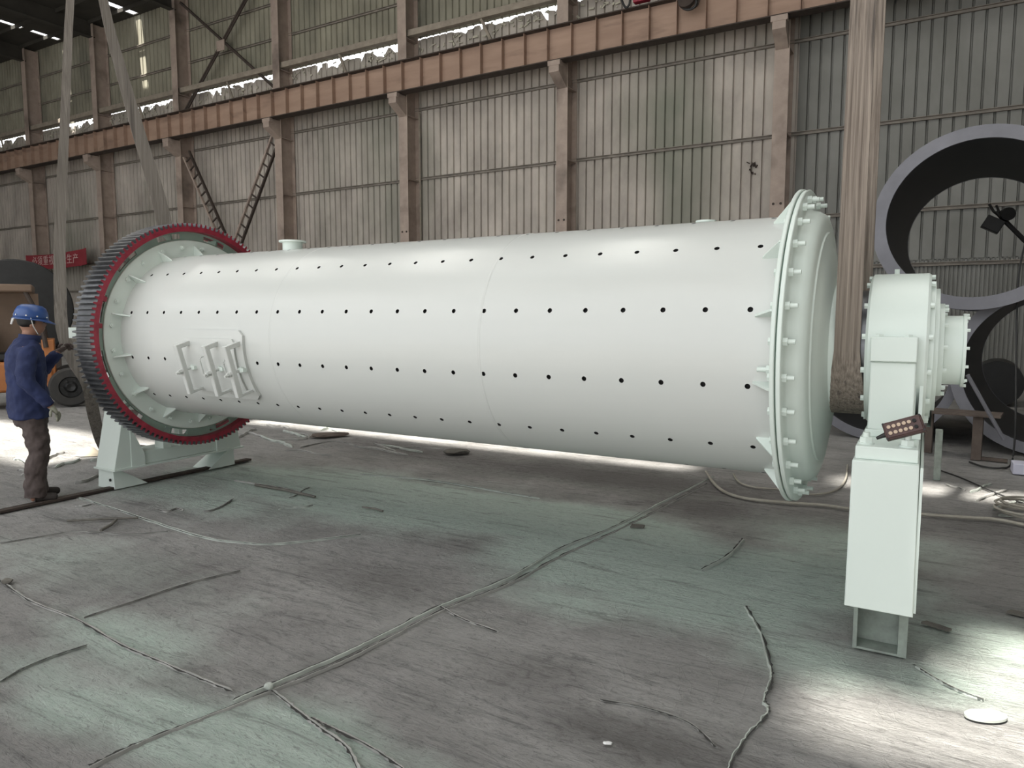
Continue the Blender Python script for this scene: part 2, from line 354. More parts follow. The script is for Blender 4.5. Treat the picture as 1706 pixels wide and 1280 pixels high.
# ------------------------------------------------------------ building
YC, YS = 19.5, 20.2
COLX = [-51.3, -45.35, -39.35, -33.4, -27.55, -21.55, -15.55, -9.6, -3.45, 2.55, 8.6]
def sheet(x0, x1, zs, zt, pitch, gap, depth, name, m, zfun0=None, zfun1=None, nz=1):
    mb = MB(); n = int(round((x1-x0)/pitch)); xs = []
    for i in range(n):
        a = x0+i*pitch; xs += [(a, 0), (a+pitch-gap*2, 0), (a+pitch-gap*1.35, depth), (a+pitch-gap*.65, depth)]
    xs.append((x1, 0)); rows = []
    for j in range(nz+1):
        rows.append([(x, YS+d, (zs if zfun0 is None or j > 0 else zfun0(x))*(1-j/nz)+(zt if zfun1 is None or j < nz else zfun1(x))*(j/nz)) for x, d in xs])
    K = len(xs); vs = [v for r in rows for v in r]
    fs = [(j*K+i, j*K+i+1, (j+1)*K+i+1, (j+1)*K+i) for j in range(nz) for i in range(K-1)]
    mb.add(vs, fs, 0, False)
    o = mb.build(name, m, angle=20, recalc=False); tag(o, kind='structure'); return o
rj = random.Random(5); JAG = {}
def jag(x):
    k = int(x*9); return JAG.setdefault(k, rj.random())
def gaptop(x):
    b = (x+51.3) % 6.0; e = min(b, 6-b)
    return 11.08
def gapbot(x):
    b = ((x+51.3) % 6.0)
    amp = .04+.30*jag(x)**1.5 if 1.1 < b < 5.85 else .0
    if jag(x*.43+7) < .35: amp *= .05
    return 11.04-amp
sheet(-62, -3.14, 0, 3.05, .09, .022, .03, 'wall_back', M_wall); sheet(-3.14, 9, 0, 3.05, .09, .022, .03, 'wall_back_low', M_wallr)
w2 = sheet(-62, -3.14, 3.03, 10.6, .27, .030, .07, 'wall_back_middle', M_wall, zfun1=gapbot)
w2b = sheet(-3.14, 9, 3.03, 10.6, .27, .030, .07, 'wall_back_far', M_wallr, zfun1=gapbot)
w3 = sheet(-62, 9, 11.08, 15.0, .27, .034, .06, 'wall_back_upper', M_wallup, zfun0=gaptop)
# panels that have come loose behind the ragged gap
mb = MB()
for i in range(420):
    x = rj.uniform(-52, -8); z = 10.95-rj.random()*.35; a = rj.uniform(-1.4, 1.4); L_ = rj.uniform(.05, .22)
    p = Vector((x, YS-.06, z)); q = p+Vector((math.cos(a)*L_*.9, 0, math.sin(a)*L_*.5)); mb.bar(p, q, .02, rj.uniform(.02, .07))
o = mb.build('trim_40', mat('torn_insulation', (.46,.44,.36), .9)); tag(o, kind='structure')
mb = MB()
for z in (8.72, 6.4, 4.25, 2.93, 12.35, 13.65):
    mb.box((-62, YS-.075, z-.045), (9, YS-.012, z-.03)); mb.box((-62, YS-.075, z+.03), (9, YS-.012, z+.045)); mb.box((-62, YS-.02, z-.045), (9, YS-.01, z+.045))
o = mb.build('trim_41', mat('girt_steel', (.30,.27,.23), .7, 0, (.17,.15,.13), 4, .5)); tag(o, kind='structure')
mb = MB(); mb.box((-62, 18.95, 3.6), (-61.8, 19, 3.7))
# light coloured wind rail between the upper columns
M_rail = mat('pale_rail_steel', (.36,.31,.25), .7, 0, (.22,.19,.155), 4, .5)
mb = MB(); mb.box((-62, YC+.12, 10.98), (9, YC+.34, 11.18))
for c in COLX:
    mb.bar((c+3.0, YC+.2, 11.0), (c+3.45, YC+.1, 10.2), .06, .09)
o = mb.build('trim_42', M_rail, bevel=.01); tag(o, kind='structure')

o = MB().box((6.0,-12,0),(6.1,20.4,15)).build('wall_right_blocker', M_wallr); tag(o, kind='structure')  # unseen wall added to cut the light coming from the right
o = MB().box((-62.1,-12,0),(-62,20.4,15)).build('wall_left', M_wall); tag(o, kind='structure')
o = MB().box((-62,-12.1,0),(-26,-12,15)).build('wall_front_blocker', M_wallr); tag(o, kind='structure')  # unseen part wall, put in to dim the far left of the hall
# columns
ordn = ['farthest column towards the far left end of the hall', 'second column from the far left end of the hall', 'column just left of the long vertical lifting strap', 'column directly left of the sloping strap above the gear',
        'column behind the ladder-like brace above the gear, left end', 'column at the right end of the V of laced braces', 'column behind the small nozzle end of the drum', 'column behind the middle of the drum, two bolt holes low down',
        'column behind the big right flange of the drum', 'column hidden by stacked grey rings at right', 'column at the far right end of the wall']
col_proto = None
def make_column():
    e = empty('steel_column', (0, YC, 0))
    w = .36; mb = MB(); mb.box((-w/2, 0, 0), (w/2, .02, 14.9)).build('front_flange', M_col, e)
    MB().box((-.02, .02, 0), (.02, .66, 14.9)).build('web', M_col, e)
    MB().box((-w/2, .64, 0), (w/2, .66, 14.9)).build('rear_flange', M_col, e)
    for z in (3.0, 6.3, 8.4, 10.9):
        MB().box((-w/2+.01, .02, z), (w/2-.01, .64, z+.02)).build('stiffener', M_col, e)
    mb = MB()
    for z in (3.05, 3.45, 4.1, 4.55):
        for dx in (-.09, .09): mb.hexn((dx if z > 4 else .06, -.002, z), (0,-1,0), .035, .012)
    mb.build('bolt', M_rustd, e)
    mb = MB(); mb.prism([(-w/2+.02,0,8.36),(-w/2+.02,-.55,8.68),(-w/2+.02,-.55,9.0),(-w/2+.02,0,9.0)], (w-.04,0,0))
    mb.box((-w/2-.02, -.56, 8.86), (w/2+.02, -.40, 9.0)); mb.build('corbel', M_col, e, bevel=.008)
    return e
for i, cx in enumerate(COLX):
    if i == 0: c = make_column(); col_proto = c
    else: c = copy_tree(col_proto)
    c.location = (cx, YC, 0); tag(c, 'brown steel H-section '+ordn[i], 'column', 'building columns along the back wall')

# crane girder
g = empty('crane_girder', (-62, 19.15, 9.0), label='long red-brown crane runway girder with vertical stiffeners running above the drum', cat='girder')
MB().box((0,-.01,.03),(71,.01,.95)).build('web_plate', M_rust, g)
MB().box((0,-.19,0),(71,.19,.03)).build('bottom_flange', M_rustd, g)
MB().box((0,-.22,.94),(71,.22,.97)).build('top_flange', M_rustd, g)
n = 0; x = .1; X0 = 71
sp = [19.15/YC*v for v in []]
xs_ = [(-16.24*19.15/YC+62)+.763*k for k in range(-60, 33)]
big = MB()
for q in xs_:
    if 0 < q < 71: big.box((q-.008, -.17, .03), (q+.008, -.011, .94))
sobj = big.build('stiffener', M_rust, g); tag(sobj, kind='stuff')
r_ = MB(); r_.box((0,-.04,.97),(71,.04,1.05)); r_.box((0,-.06,.972),(71,.06,.985)); r_.build('rail', M_rustd, g)
mb = MB()
for q in xs_[::1]:
    if 0 < q < 71: mb.box((q+.2, -.14, .968), (q+.3, .14, 1.0))
tag(mb.build('rail_clamp', M_rustd, g), kind='stuff')

SKY_STRIP = 5.8
# roof: a dark sheet with skylight strips and openings that let the sun patches in
RZ = 15.0
def roof():
    holes = []
    def hole_floor(x0, x1, y0, y1):
        s = SUNU*(RZ/SUNU.z); holes.append((x0+s.x, x1+s.x, y0+s.y, y1+s.y))
    hole_floor(-9.3, -3.15, 7.55, 9.1); hole_floor(-3.1, -2.2, 7.55, 7.85); hole_floor(-.7, 3.2, 7.65, 8.1)
    hole_floor(-13.0, -8.6, 4.1, 5.7)
    hole_floor(-.35, 3.0, 2.95, 3.42); hole_floor(.20, 3.0, 3.42, 4.0); hole_floor(.34, 3.0, 4.0, 4.4)
    holes.append((-37.1, -36.75, 17.4, 18.35)); holes.append((-37.1, -36.75, 18.75, 20.0)); holes.append((-31.1, -30.7, 18.6, 20.1))
    xs = sorted(set([-62, 9]+[v for h in holes for v in h[:2]])); ys = sorted(set([-7, 20.4]+[v for h in holes for v in h[2:]]))
    mb = MB()
    for i in range(len(xs)-1):
        for j in range(len(ys)-1):
            cx, cy = (xs[i]+xs[i+1])/2, (ys[j]+ys[j+1])/2
            if any(a < cx < b and c < cy < d for a, b, c, d in holes): continue
            mb.box((xs[i], ys[j], RZ), (xs[i+1], ys[j+1], RZ+.04))
    o = mb.build('ceiling', M_roof, recalc=False); tag(o, kind='structure')
    em = bpy.data.materials.new('translucent_roof_strip'); em.use_nodes = True; bb = em.node_tree.nodes['Principled BSDF']
    bb.inputs['Base Color'].default_value = (.6,.6,.55,1); bb.inputs['Emission Color'].default_value = (1.0,.98,.92,1); bb.inputs['Emission Strength'].default_value = SKY_STRIP
    mb = MB()
    for x in (-24.5, -18.5, -12.5, -6.5, -.5, 4.6):
        mb.box((x-.7, 2.1, RZ-.03), (x+.7, 11.0, RZ-.01)); mb.box((x-.7, -6.6, RZ-.03), (x+.7, -5.0, RZ-.01))
    tag(mb.build('window_1', em), kind='structure')
roof()
for i, cx in enumerate(COLX[:6]):
    r = empty('roof_rafter', (cx, 0, 14.3), label='dark deep roof rafter running out from the '+['farthest left','second from left','third from left','fourth from left','fifth from left','sixth from left'][i]+' wall column', cat='rafter', group='roof rafters')
    MB().box((-.012, 12, 0), (.012, 19.6, .66)).build('web', M_roof, r); MB().box((-.15, 12, -.02), (.15, 19.6, 0)).build('flange', M_roof, r)
mb = MB()
for y in (13.5, 15, 16.5, 18, 19.4): mb.box((-62, y-.03, 14.83), (9, y+.03, 14.99))
tag(mb.build('trim_43', M_roof), kind='structure')

# laced braces (V) and the X brace above the girder
def laced(p, q, w, label):
    p = Vector(p); q = Vector(q); o = empty('laced_brace', p, label=label, cat='brace', group='laced braces of the V')
    d = (q-p); L_ = d.length; d.normalize(); s = Vector((0,1,0)).cross(d).normalized()
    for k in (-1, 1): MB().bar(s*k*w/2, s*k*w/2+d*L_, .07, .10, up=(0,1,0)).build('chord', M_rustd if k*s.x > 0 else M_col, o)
    n = int(L_/.42)
    for i in range(n):
        c = d*(L_*(i+.6)/n); MB().bar(c-s*w/2, c+s*w/2, .05, .05, up=(0,1,0)).build('rung', M_rustd, o)
laced((-27.15, 19.62, 8.45), (-24.75, 19.62, 4.4), .42, 'ladder-like laced brace sloping down right from the column above the gear')
laced((-21.80, 19.62, 8.45), (-24.55, 19.62, 4.0), .42, 'ladder-like laced brace leaning down left from the column right of the V')
for k, (p, q, lb) in enumerate([((-27.3,19.75,14.6),(-21.9,19.75,10.35),'thin dark diagonal rod of the X brace falling to the right above the girder'), ((-22.2,19.68,14.9),(-27.2,19.68,10.25),'double-angle diagonal of the X brace falling to the left above the girder')]):
    mb = MB()
    if k == 0: mb.bar(p, q, .09, .09)
    else:
        mb.bar(p, q, .06, .07); mb.bar(Vector(p)+Vector((.13,0,0)), Vector(q)+Vector((.13,0,0)), .05, .07)
    tag(mb.build('cross_brace', M_rustd), lb, 'brace', 'X brace above the girder')
tag(MB().box((-25.0,19.62,12.2),(-24.55,19.66,12.6)).build('gusset_plate', M_col), 'small square gusset plate where the X brace members cross', 'plate')

tag(MB().tube([(-15.30,20.08,0), (-15.30,20.08,8.6)], .03, 8).build('conduit_pipe', M_rail), 'thin pale vertical pipe on the wall just right of the column behind the drum nozzle', 'pipe')
c = gy(1254, 282, 20.18); mb = MB()
for k in range(16):
    p = Vector((rf_.uniform(-.09,.09), rf_.uniform(-.04,0), rf_.uniform(-.2,.2))); mb.bar(p, p+Vector((rf_.uniform(-.08,.08), -.03, rf_.uniform(-.1,.1))), .03, .02)
o = mb.build('torn_cladding', M_rustd); o.location = c; tag(o, 'small torn rusty tuft on the wall sheet above the drum, left of the last bay', 'cladding')
# banner
b = empty('banner', (-37.3, 19.42, 4.45), label='red cloth banner with pale Chinese characters hung low on the back wall at left', cat='banner')
mb = MB(); K = 24; vs = []; fs = []
for i in range(K+1):
    t = i/K; x = -2.75+5.5*t; sag = -.10*math.sin(pi*min(1, t*1.0))+.04
    for y in (0, .012):
        vs += [(x, y+.03*math.sin(t*23), .36+sag+(.12*(t-.5))), (x, y+.03*math.sin(t*23), -.36+sag+(.02*(t-.5)))]
for i in range(K):
    o_ = i*4; fs += [(o_, o_+1, o_+5, o_+4), (o_+2, o_+6, o_+7, o_+3), (o_, o_+4, o_+6, o_+2), (o_+1, o_+3, o_+7, o_+5)]
mb.add(vs, fs); mb.build('cloth', M_banner, b)
tc = bpy.data.curves.new('lettering', 'FONT'); tc.body = '必须重视安全生产'; tc.size = .50; tc.align_x = 'CENTER'; tc.align_y = 'CENTER'; tc.extrude = .004; tc.space_character = 1.12
to = bpy.data.objects.new('lettering', tc); COL.objects.link(to); dg = bpy.context.evaluated_depsgraph_get(); dg.update()
tme = bpy.data.meshes.new_from_object(to.evaluated_get(dg)); bpy.data.objects.remove(to)
to = bpy.data.objects.new('lettering', tme); COL.objects.link(to); tme.materials.clear(); tme.materials.append(M_bantext); to.parent = b; to.location = (0, -.045, -.03); to.rotation_euler = (pi/2, 0, 0)

# ------------------------------------------------------------ ball mill
YA_, ZA_, R = 4.5, 1.4808, .7611
AX = Vector((0, YA_, ZA_))
mill = empty('ball_mill', (-3.4, YA_, .72), label='long pale mint-white ball mill drum hanging in slings, rows of bolt holes along it', cat='mill')
mill_off = -Vector((-3.4, YA_, .72))
def mbuild(mb, name, mats, parent=None, **k):
    mb.v = [tuple(Vector(v)+mill_off) for v in mb.v]
    return mb.build(name, mats, parent or mill, **k)
def shell():
    XL, XR = -6.19, -.63; th0 = math.radians(16.5); hx = .05; dth = math.radians(3.75)
    x0, dx = -6.063, (6.063-.779)/23
    lines = [XL]
    for i in range(24): c = x0+dx*i; lines += [c-hx, c+hx]
    lines.append(XR); nt = 96
    vid = {}; vs = []; fs = []; fm_ = []
    def V(x, th, r=R):
        k = (round(x, 5), round((th/(2*pi)) % 1.0, 6), round(r, 4))
        if k[1] >= .999999: k = (k[0], 0.0, k[2])
        if k not in vid: vid[k] = len(vs); vs.append(axp(AX, 'x', x, r, th))
        return vid[k]
    step = 2*pi/nt
    for i in range(len(lines)-1):
        a, b_ = lines[i], lines[i+1]; holecol = (i % 2 == 1)
        for j in range(nt):
            t0 = th0+step*j; t1 = t0+step; rel = j % 8
            if holecol and rel in (0, 7): continue
            fs.append((V(a, t0), V(b_, t0), V(b_, t1), V(a, t1))); fm_.append(0)
        if holecol:
            c = (a+b_)/2
            for rr in range(12):
                th = th0+rr*pi/6
                outer = [(a, th-dth), (c, th-dth), (b_, th-dth), (b_, th), (b_, th+dth), (c, th+dth), (a, th+dth), (a, th)]
                hr = .0145; ang = [math.atan2((t-th)*R, x-c) for x, t in outer]
                inn = [(c+hr*math.cos(q), th+hr*math.sin(q)/R) for q in ang]
                mid = []
                for k in range(8):
                    k2 = (k+1) % 8; q = ang[k]; q2 = ang[k2]
                    if q2 < q: q2 += 2*pi
                    qm = (q+q2)/2; mid.append((c+hr*math.cos(qm), th+hr*math.sin(qm)/R))
                for k in range(8):
                    k2 = (k+1) % 8
                    fs.append((V(*outer[k]), V(*outer[k2]), V(*inn[k2]), V(*mid[k]), V(*inn[k]))); fm_.append(0)
                    for (p, q) in ((inn[k], mid[k]), (mid[k], inn[k2])):
                        fs.append((V(*p), V(*q), V(*q, R-.022), V(*p, R-.022))); fm_.append(1)
                bot = []
                for k in range(8): bot += [V(*inn[k], R-.022), V(*mid[k], R-.022)]
                fs.append(tuple(bot)); fm_.append(1)
    mb = MB(); mb.v = [tuple(v) for v in vs]; mb.f = [list(f) for f in fs]; mb.m = fm_; mb.sm = [True]*len(fs)
    mbuild(mb, 'shell', [M_mill, M_dark], angle=30)
shell()
mbuild(MB().lathe([(-2.42,R-.001),(-2.415,R+.0022),(-2.403,R+.0022),(-2.398,R-.001)], AX, 'x', 128), 'weld_seam', M_mill)
mbuild(MB().lathe([(-4.30,R-.001),(-4.295,R+.0015),(-4.285,R+.0015),(-4.28,R-.001)], AX, 'x', 128), 'weld_seam', M_mill)
# shell flanges
def ringsolid(x0, x1, r0, r1, n=128, ch=.004):
    return MB().lathe([(x0, r0), (x0, r1-ch), (x0+ch, r1), (x1-ch, r1), (x1, r1-ch), (x1, r0)], AX, 'x', n, close=True)
mbuild(ringsolid(-.648, -.626, R-.02, .905), 'shell_flange', M_mint, angle=30)
mbuild(ringsolid(-.626, -.618, R-.02, .885), 'flange_gasket', M_mintd, angle=30)
mbuild(ringsolid(-6.215, -6.19, R-.02, .915), 'shell_flange', M_mint, angle=30)
for xf, sx, ln, hh, a0 in ((-.648, -1, .105, .115, math.radians(14)), (-6.19, 1, .13, .10, math.radians(14))):
    for k in range(14):
        a = a0+k*2*pi/14; t = .006
        ca = Vector((0, math.sin(a), math.cos(a)))*t
        P = [axp(AX, 'x', xf, R-.01, a), axp(AX, 'x', xf, R+hh, a), axp(AX, 'x', xf+sx*.012, R+hh, a), axp(AX, 'x', xf+sx*ln, R+.008, a), axp(AX, 'x', xf+sx*ln, R-.01, a)]
        mbuild(MB().prism([p-ca for p in P], ca*2), 'gusset', M_mint)
# right head with rings
prof = [(-.618,.70),(-.618,.898),(-.600,.90),(-.596,.896),(-.596,.80),(-.585,.785),(-.545,.775),(-.515,.755),(-.503,.72),(-.500,.66),(-.492,.655),(-.490,.60),(-.478,.57),(-.470,.50),(-.462,.47),(-.458,.42),(-.445,.37),(-.40,.345),(-.395,.32)]
mbuild(MB().lathe(prof, AX, 'x', 128), 'end_cover', M_mint, angle=40)
mbuild(MB().lathe([(-.46,.325),(-.30,.325),(.06,.325),(.06,.25)], AX, 'x', 96), 'trunnion', M_tooth, angle=30)
for k in range(30):
    a = math.radians(4)+k*2*pi/30; c = axp(AX, 'x', -.598, .848, a)
    mb = MB(); mb.hexn(c, (1,0,0), .022, .024); mb.hexn(c, (1,0,0), .012, .06, n=12)
    mbuild(mb, 'flange_bolt', M_mint); mbuild(MB().hexn(axp(AX, 'x', -.648, .848, a), (-1,0,0), .021, .016), 'bolt_head', M_mint)
c = axp(AX, 'x', -.648, .80, math.radians(-6)); mb = MB(); mb.hexn(c, (-1,0,0), .024, .03); mb.hexn(c, (-1,0,0), .013, .075, n=12); mbuild(mb, 'guide_bolt', M_mint)
# left end: girth gear on a slotted web, then cover and trunnion
XG0, XG1 = -6.39, -6.12; NT = 132
def gear():
    mb = MB(); ro, rr, ri = 1.072, 1.038, .995
    prof = []
    for i in range(NT):
        a = i*2*pi/NT; w = 2*pi/NT
        for (f, r) in ((-.5, rr), (-.27, rr), (-.13, ro), (.13, ro), (.27, rr)): prof.append((a+f*w, r))
    n = len(prof); vs = []
    for x in (XG0, XG1):
        for a, r in prof: vs.append(axp(AX, 'x', x, r, a))
    for x in (XG0, XG1):
        for a, r in prof: vs.append(axp(AX, 'x', x, ri, a))
    f0 = []; f1 = []
    for i in range(n):
        j = (i+1) % n
        f0.append((i, j, n+j, n+i)); f1.append((n+i, n+j, 3*n+j, 3*n+i)); f0.append((i, 2*n+i, 2*n+j, j)); f1.append((2*n+i, 3*n+i, 3*n+j, 2*n+j))
    mb.add(vs, f0, 0); o = len(mb.f)
    for f in f1: mb.f.append(list(f)); mb.m.append(1); mb.sm.append(False)
    return mbuild(mb, 'girth_gear', [M_tooth, M_red], angle=20)
gg = gear()
def web():
    mb = MB(); x0, x1 = -6.225, -6.205; rad = [.88, .930, .978, .9955]; n = 144
    def vv(x, i, k): return axp(AX, 'x', x, rad[k], 2*pi*i/n+math.radians(3))
    for i in range(n):
        for k in range(3):
            slot = (k == 1 and (i % 12) in (2,3,4,5,6,7))
            if slot: continue
            a, b_, c, d = [(i, k), (i+1, k), (i+1, k+1), (i, k+1)]
            mb.add([vv(x1, *a), vv(x1, *b_), vv(x1, *c), vv(x1, *d)], [(0,1,2,3)]); mb.add([vv(x0, *a), vv(x0, *b_), vv(x0, *c), vv(x0, *d)], [(3,2,1,0)])
    for s in range(12):
        i0, i1 = s*12+2, s*12+8
        for i in range(i0, i1):
            for k in (1, 2): mb.add([vv(x0, i, k), vv(x0, i+1, k), vv(x1, i+1, k), vv(x1, i, k)], [(0,1,2,3)])
        for i in (i0, i1): mb.add([vv(x0, i, 1), vv(x0, i, 2), vv(x1, i, 2), vv(x1, i, 1)], [(0,1,2,3)])
    o = mbuild(mb, 'gear_web', M_mintd, recalc=False, angle=40)
    return o
web()
mbuild(MB().lathe([(-6.235,.984),(-6.235,1.0),(-6.32,1.0),(-6.32,.984)], AX, 'x', 96), 'gear_rib_ring', M_mintd, angle=30)
for k in range(24):
    a = k*2*pi/24+math.radians(3); t = .008; ca = Vector((0, math.sin(a), math.cos(a)))*t
    P = [axp(AX,'x',-6.225,.90,a), axp(AX,'x',-6.225,.99,a), axp(AX,'x',-6.37,.99,a), axp(AX,'x',-6.27,.90,a)]
    mbuild(MB().prism([p-ca for p in P], ca*2), 'web_rib', M_mintd)
for a in (6, 20, 186, 200):
    a = math.radians(a); P = [axp(AX,'x',XG1-.02,r,a+s) for r, s in ((.955,-.02),(.998,-.025),(.998,.025),(.955,.02))]
    mbuild(MB().prism(P, (-.2,0,0)), 'joint_lug', M_red)
for k in range(24):
    a = math.radians(7)+k*2*pi/24; c = axp(AX, 'x', -6.19, .845, a)
    mb = MB(); mb.hexn(c, (1,0,0), .022, .018); mb.hexn(c, (1,0,0), .012, .03, n=12); mbuild(mb, 'flange_bolt', M_mint)
mbuild(MB().lathe([(-6.226,.905),(-6.25,.905),(-6.255,.60),(-6.36,.45),(-6.40,.33)], AX, 'x', 96), 'end_cover', M_mint)
mbuild(MB().lathe([(-6.38,.30),(-6.9,.30),(-7.5,.30),(-7.5,.2)], AX, 'x', 64), 'trunnion', M_tooth, angle=30)
# nozzles on top
zt = ZA_+R
mb = MB(); mb.lathe([(-.03,.085),(.065,.085),(.065,.115),(.08,.115),(.08,.07),(.02,.07)], (-4.83, YA_, zt), 'z', 40); mbuild(mb, 'nozzle', M_mint, angle=30)
mb = MB(); mb.lathe([(-.02,.05),(.004,.05),(.004,.062),(.016,.062),(.016,.03),(0,.03)], (-1.22, YA_+.02, zt), 'z', 32); mbuild(mb, 'nozzle', M_mint, angle=30)
# manhole: curved plate, hatch, three clamps, two handles
def patch(x0, x1, a0, a1, r0, r1, n=14, rx=0):
    mb = MB(); vs = []
    for r in (r0, r1):
        for i in range(n+1):
            a = a0+(a1-a0)*i/n; e = 0
            if rx:
                dd = min(i, n-i)/n*(a1-a0)*R
                if dd < rx: e = rx-math.sqrt(max(0, rx*rx-(rx-dd)**2))
            for x in (x0+e, x1-e): vs.append(axp(AX, 'x', x, r, a))
    K = 2*(n+1); fs = []
    for i in range(n):
        b0 = 2*i; fs += [(b0, b0+1, b0+3, b0+2), (K+b0, K+b0+2, K+b0+3, K+b0+1), (b0, b0+2, K+b0+2, K+b0), (b0+1, K+b0+1, K+b0+3, b0+3)]
    fs += [(0, K, K+1, 1), (2*n, 2*n+1, K+2*n+1, K+2*n)]
    return mb.add(vs, fs, 0, True)
rad = math.radians
def ZtoA(z): return math.asin((z-ZA_)/R)
aT, aB = ZtoA(1.555), ZtoA(1.02)
mh = mbuild(patch(-5.36, -4.565, aB-.02, aT, R-.004, R+.024, rx=.05), 'manhole_frame', M_mill, angle=30)
hc = mbuild(patch(-5.27, -4.65, aB+.07, aT-.09, R+.022, R+.040, rx=.02), 'manhole_door', M_mill, angle=30)
for x in (-5.20, -4.85, -4.61):
    ho = MB(); w = .038; am = (aT+aB)/2+.0
    nrm = Vector((0, -math.cos(am), math.sin(am))); tan = Vector((0, math.sin(am), math.cos(am)))
    c0 = axp(AX, 'x', x, R+.015, am); hl = .205; st = .125
    def pt(s, h): return c0+tan*s+nrm*h
    # channel: flat bar standing off, with legs back to the frame
    ho.bar(pt(-hl-.01, st), pt(hl, st), w, .010, up=nrm); ho.bar(pt(-hl-.01, st-.018)+Vector((w/2,0,0)), pt(hl, st-.018)+Vector((w/2,0,0)), .006, .040, up=nrm)
    ho.bar(pt(hl-.018, st), pt(hl-.018, -.03), w, .036, up=tan); ho.bar(pt(-hl+.0, st), pt(-hl+.0, -.04), w, .022, up=tan)
    cl = mbuild(ho, 'door_clamp', M_mill, bevel=.003)
    b1 = MB(); b1.hexn(pt(-.015, st-.1), nrm, .010, .16, n=12); b1.hexn(pt(-.015, st+.006), nrm, .022, .02); b1.hexn(pt(-.015, st+.03), nrm, .018, .012)
    mbuild(b1, 'clamp_bolt', M_mill, parent=None)
    b2 = MB(); b2.hexn(pt(-.015, .015), nrm, .024, .022); b2.box((-.02,-.02,-.015), (.02,.02,.015), M=Matrix.Translation(pt(-.015,.03)+Vector((.03,0,0)))); mbuild(b2, 'clamp_nut', M_mint)
for x, s in ((-5.02, 1), (-4.74, .8)):
    am = (aT+aB)/2; nrm = Vector((0, -math.cos(am), math.sin(am))); tan = Vector((0, math.sin(am), math.cos(am))); c0 = axp(AX, 'x', x, R+.02, am)
    q = [(.085,0),(.085,.05),(.06,.065),(-.06,.065),(-.085,.05),(-.085,0)]
    mbuild(MB().tube([c0+tan*a*s+nrm*b_ for a, b_ in q], .007, 8), 'door_handle', M_mill)

# ------------------------------------------------------------ right bearing housing + pedestal
hs = empty('bearing_housing', (-.13, YA_, 1.05), label='mint-white round bearing housing at right with a bolted neck tube, set on the tall pedestal', cat='bearing housing')
HO = -Vector((-.13, YA_, 1.05))
def hb(mb, name, m=M_mint, **k):
    mb.v = [tuple(Vector(v)+HO) for v in mb.v]; return mb.build(name, m, hs, **k)
hb(MB().lathe([(-.268,.34),(-.268,.400),(-.255,.414),(.005,.414),(.017,.405),(.017,.30)], AX, 'x', 96), 'drum_casing', angle=30)
hb(MB().lathe([(.017,.37),(.040,.37),(.040,.33),(.060,.33),(.060,.24)], AX, 'x', 96), 'end_flange', angle=30)
hb(MB().lathe([(.060,.225),(.060,.250),(.085,.250),(.085,.20),(.088,.184),(.172,.184),(.172,.196),(.186,.196),(.186,.14),(.10,.14)], AX, 'x', 96), 'neck_tube', angle=30)
hb(MB().lathe([(.03,.40),(.03,.425),(.05,.425),(.05,.33)], AX, 'x', 96, a0=math.radians(150), a1=math.radians(270)), 'rear_rim', angle=30)
for k in range(14):
    a = k*2*pi/14+.2
    hb(MB().hexn(axp(AX,'x',-.268,.39,a), (-1,0,0), .016, .016), 'casing_bolt'); hb(MB().hexn(axp(AX,'x',.017,.392,a), (1,0,0), .014, .018), 'casing_bolt')
for k in range(12):
    a = k*2*pi/12+.1
    hb(MB().hexn(axp(AX,'x',.085,.235,a), (1,0,0), .012, .018), 'neck_bolt'); hb(MB().hexn(axp(AX,'x',.186,.188,a), (1,0,0), .009, .014), 'neck_bolt')
hb(MB().hexn((-.15, YA_, ZA_+.41), (0,0,1), .014, .03), 'grease_plug')
# joint lug and lower body on both sides
for s in (-1, 1):
    yb = YA_+s*.48; y0, y1 = sorted((yb, YA_+s*.30))
    hb(MB().box((-.238, y0, 1.435), (-.028, y1, 1.56)), 'joint_lug', bevel=.006)
    y0, y1 = sorted((YA_+s*.455, YA_+s*.30))
    hb(MB().box((-.236, y0, 1.052), (-.030, y1, 1.434)), 'lower_body', bevel=.008)
    for x in (-.20, -.07):
        mb = MB(); mb.hexn((x, YA_+s*.45, 1.56), (0,0,1), .02, .012); hb(mb, 'lug_bolt')
for s in (-1, 1):
    for x in (-.03, .0):
        y0 = YA_+s*.42
        hb(MB().prism([(x-.012, y0, 1.052), (x-.012, YA_+s*.05, 1.052), (x-.012, YA_+s*.12, 1.15), (x-.012, YA_+s*.36, 1.42)], (.016,0,0)), 'side_rib')
hb(MB().box((-.245, 4.02, 1.052), (.005, 4.98, 1.09)), 'base_flange', bevel=.004)
for y in (3.90, 5.02):
    for x in (-.215, -.055):
        pass

ped = empty('bearing_pedestal', (-.13, 4.47, 0), label='tall mint-white box pedestal at right standing on open channel feet', cat='pedestal', group='bearing pedestals')
PO = -Vector((-.13, 4.47, 0))
def pb(mb, name, m=M_mint, parent=ped, off=PO, **k):
    mb.v = [tuple(Vector(v)+off) for v in mb.v]; return mb.build(name, m, parent, **k)
pb(MB().hexa([(-.275,3.64,.285),(.012,3.64,.285),(.012,5.30,.285),(-.275,5.30,.285),(-.270,3.655,.99),(.006,3.655,.99),(.006,5.285,.99),(-.270,5.285,.99)]), 'body', bevel=.005)
for x in (.012,):
    # recessed side: raised frame on the visible side
    pb(MB().box((.010,3.66,.30),(.022,3.86,.98)), 'side_frame'); pb(MB().box((.010,5.05,.30),(.022,5.28,.98)), 'side_frame')
    pb(MB().box((.010,3.86,.90),(.022,5.05,.98)), 'side_frame'); pb(MB().box((.010,3.86,.30),(.022,5.05,.42)), 'side_frame')
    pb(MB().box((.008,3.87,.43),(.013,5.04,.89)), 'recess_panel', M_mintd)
pb(MB().box((-.262,3.70,.99),(-.000,5.26,1.052)), 'cap_plate', bevel=.004)
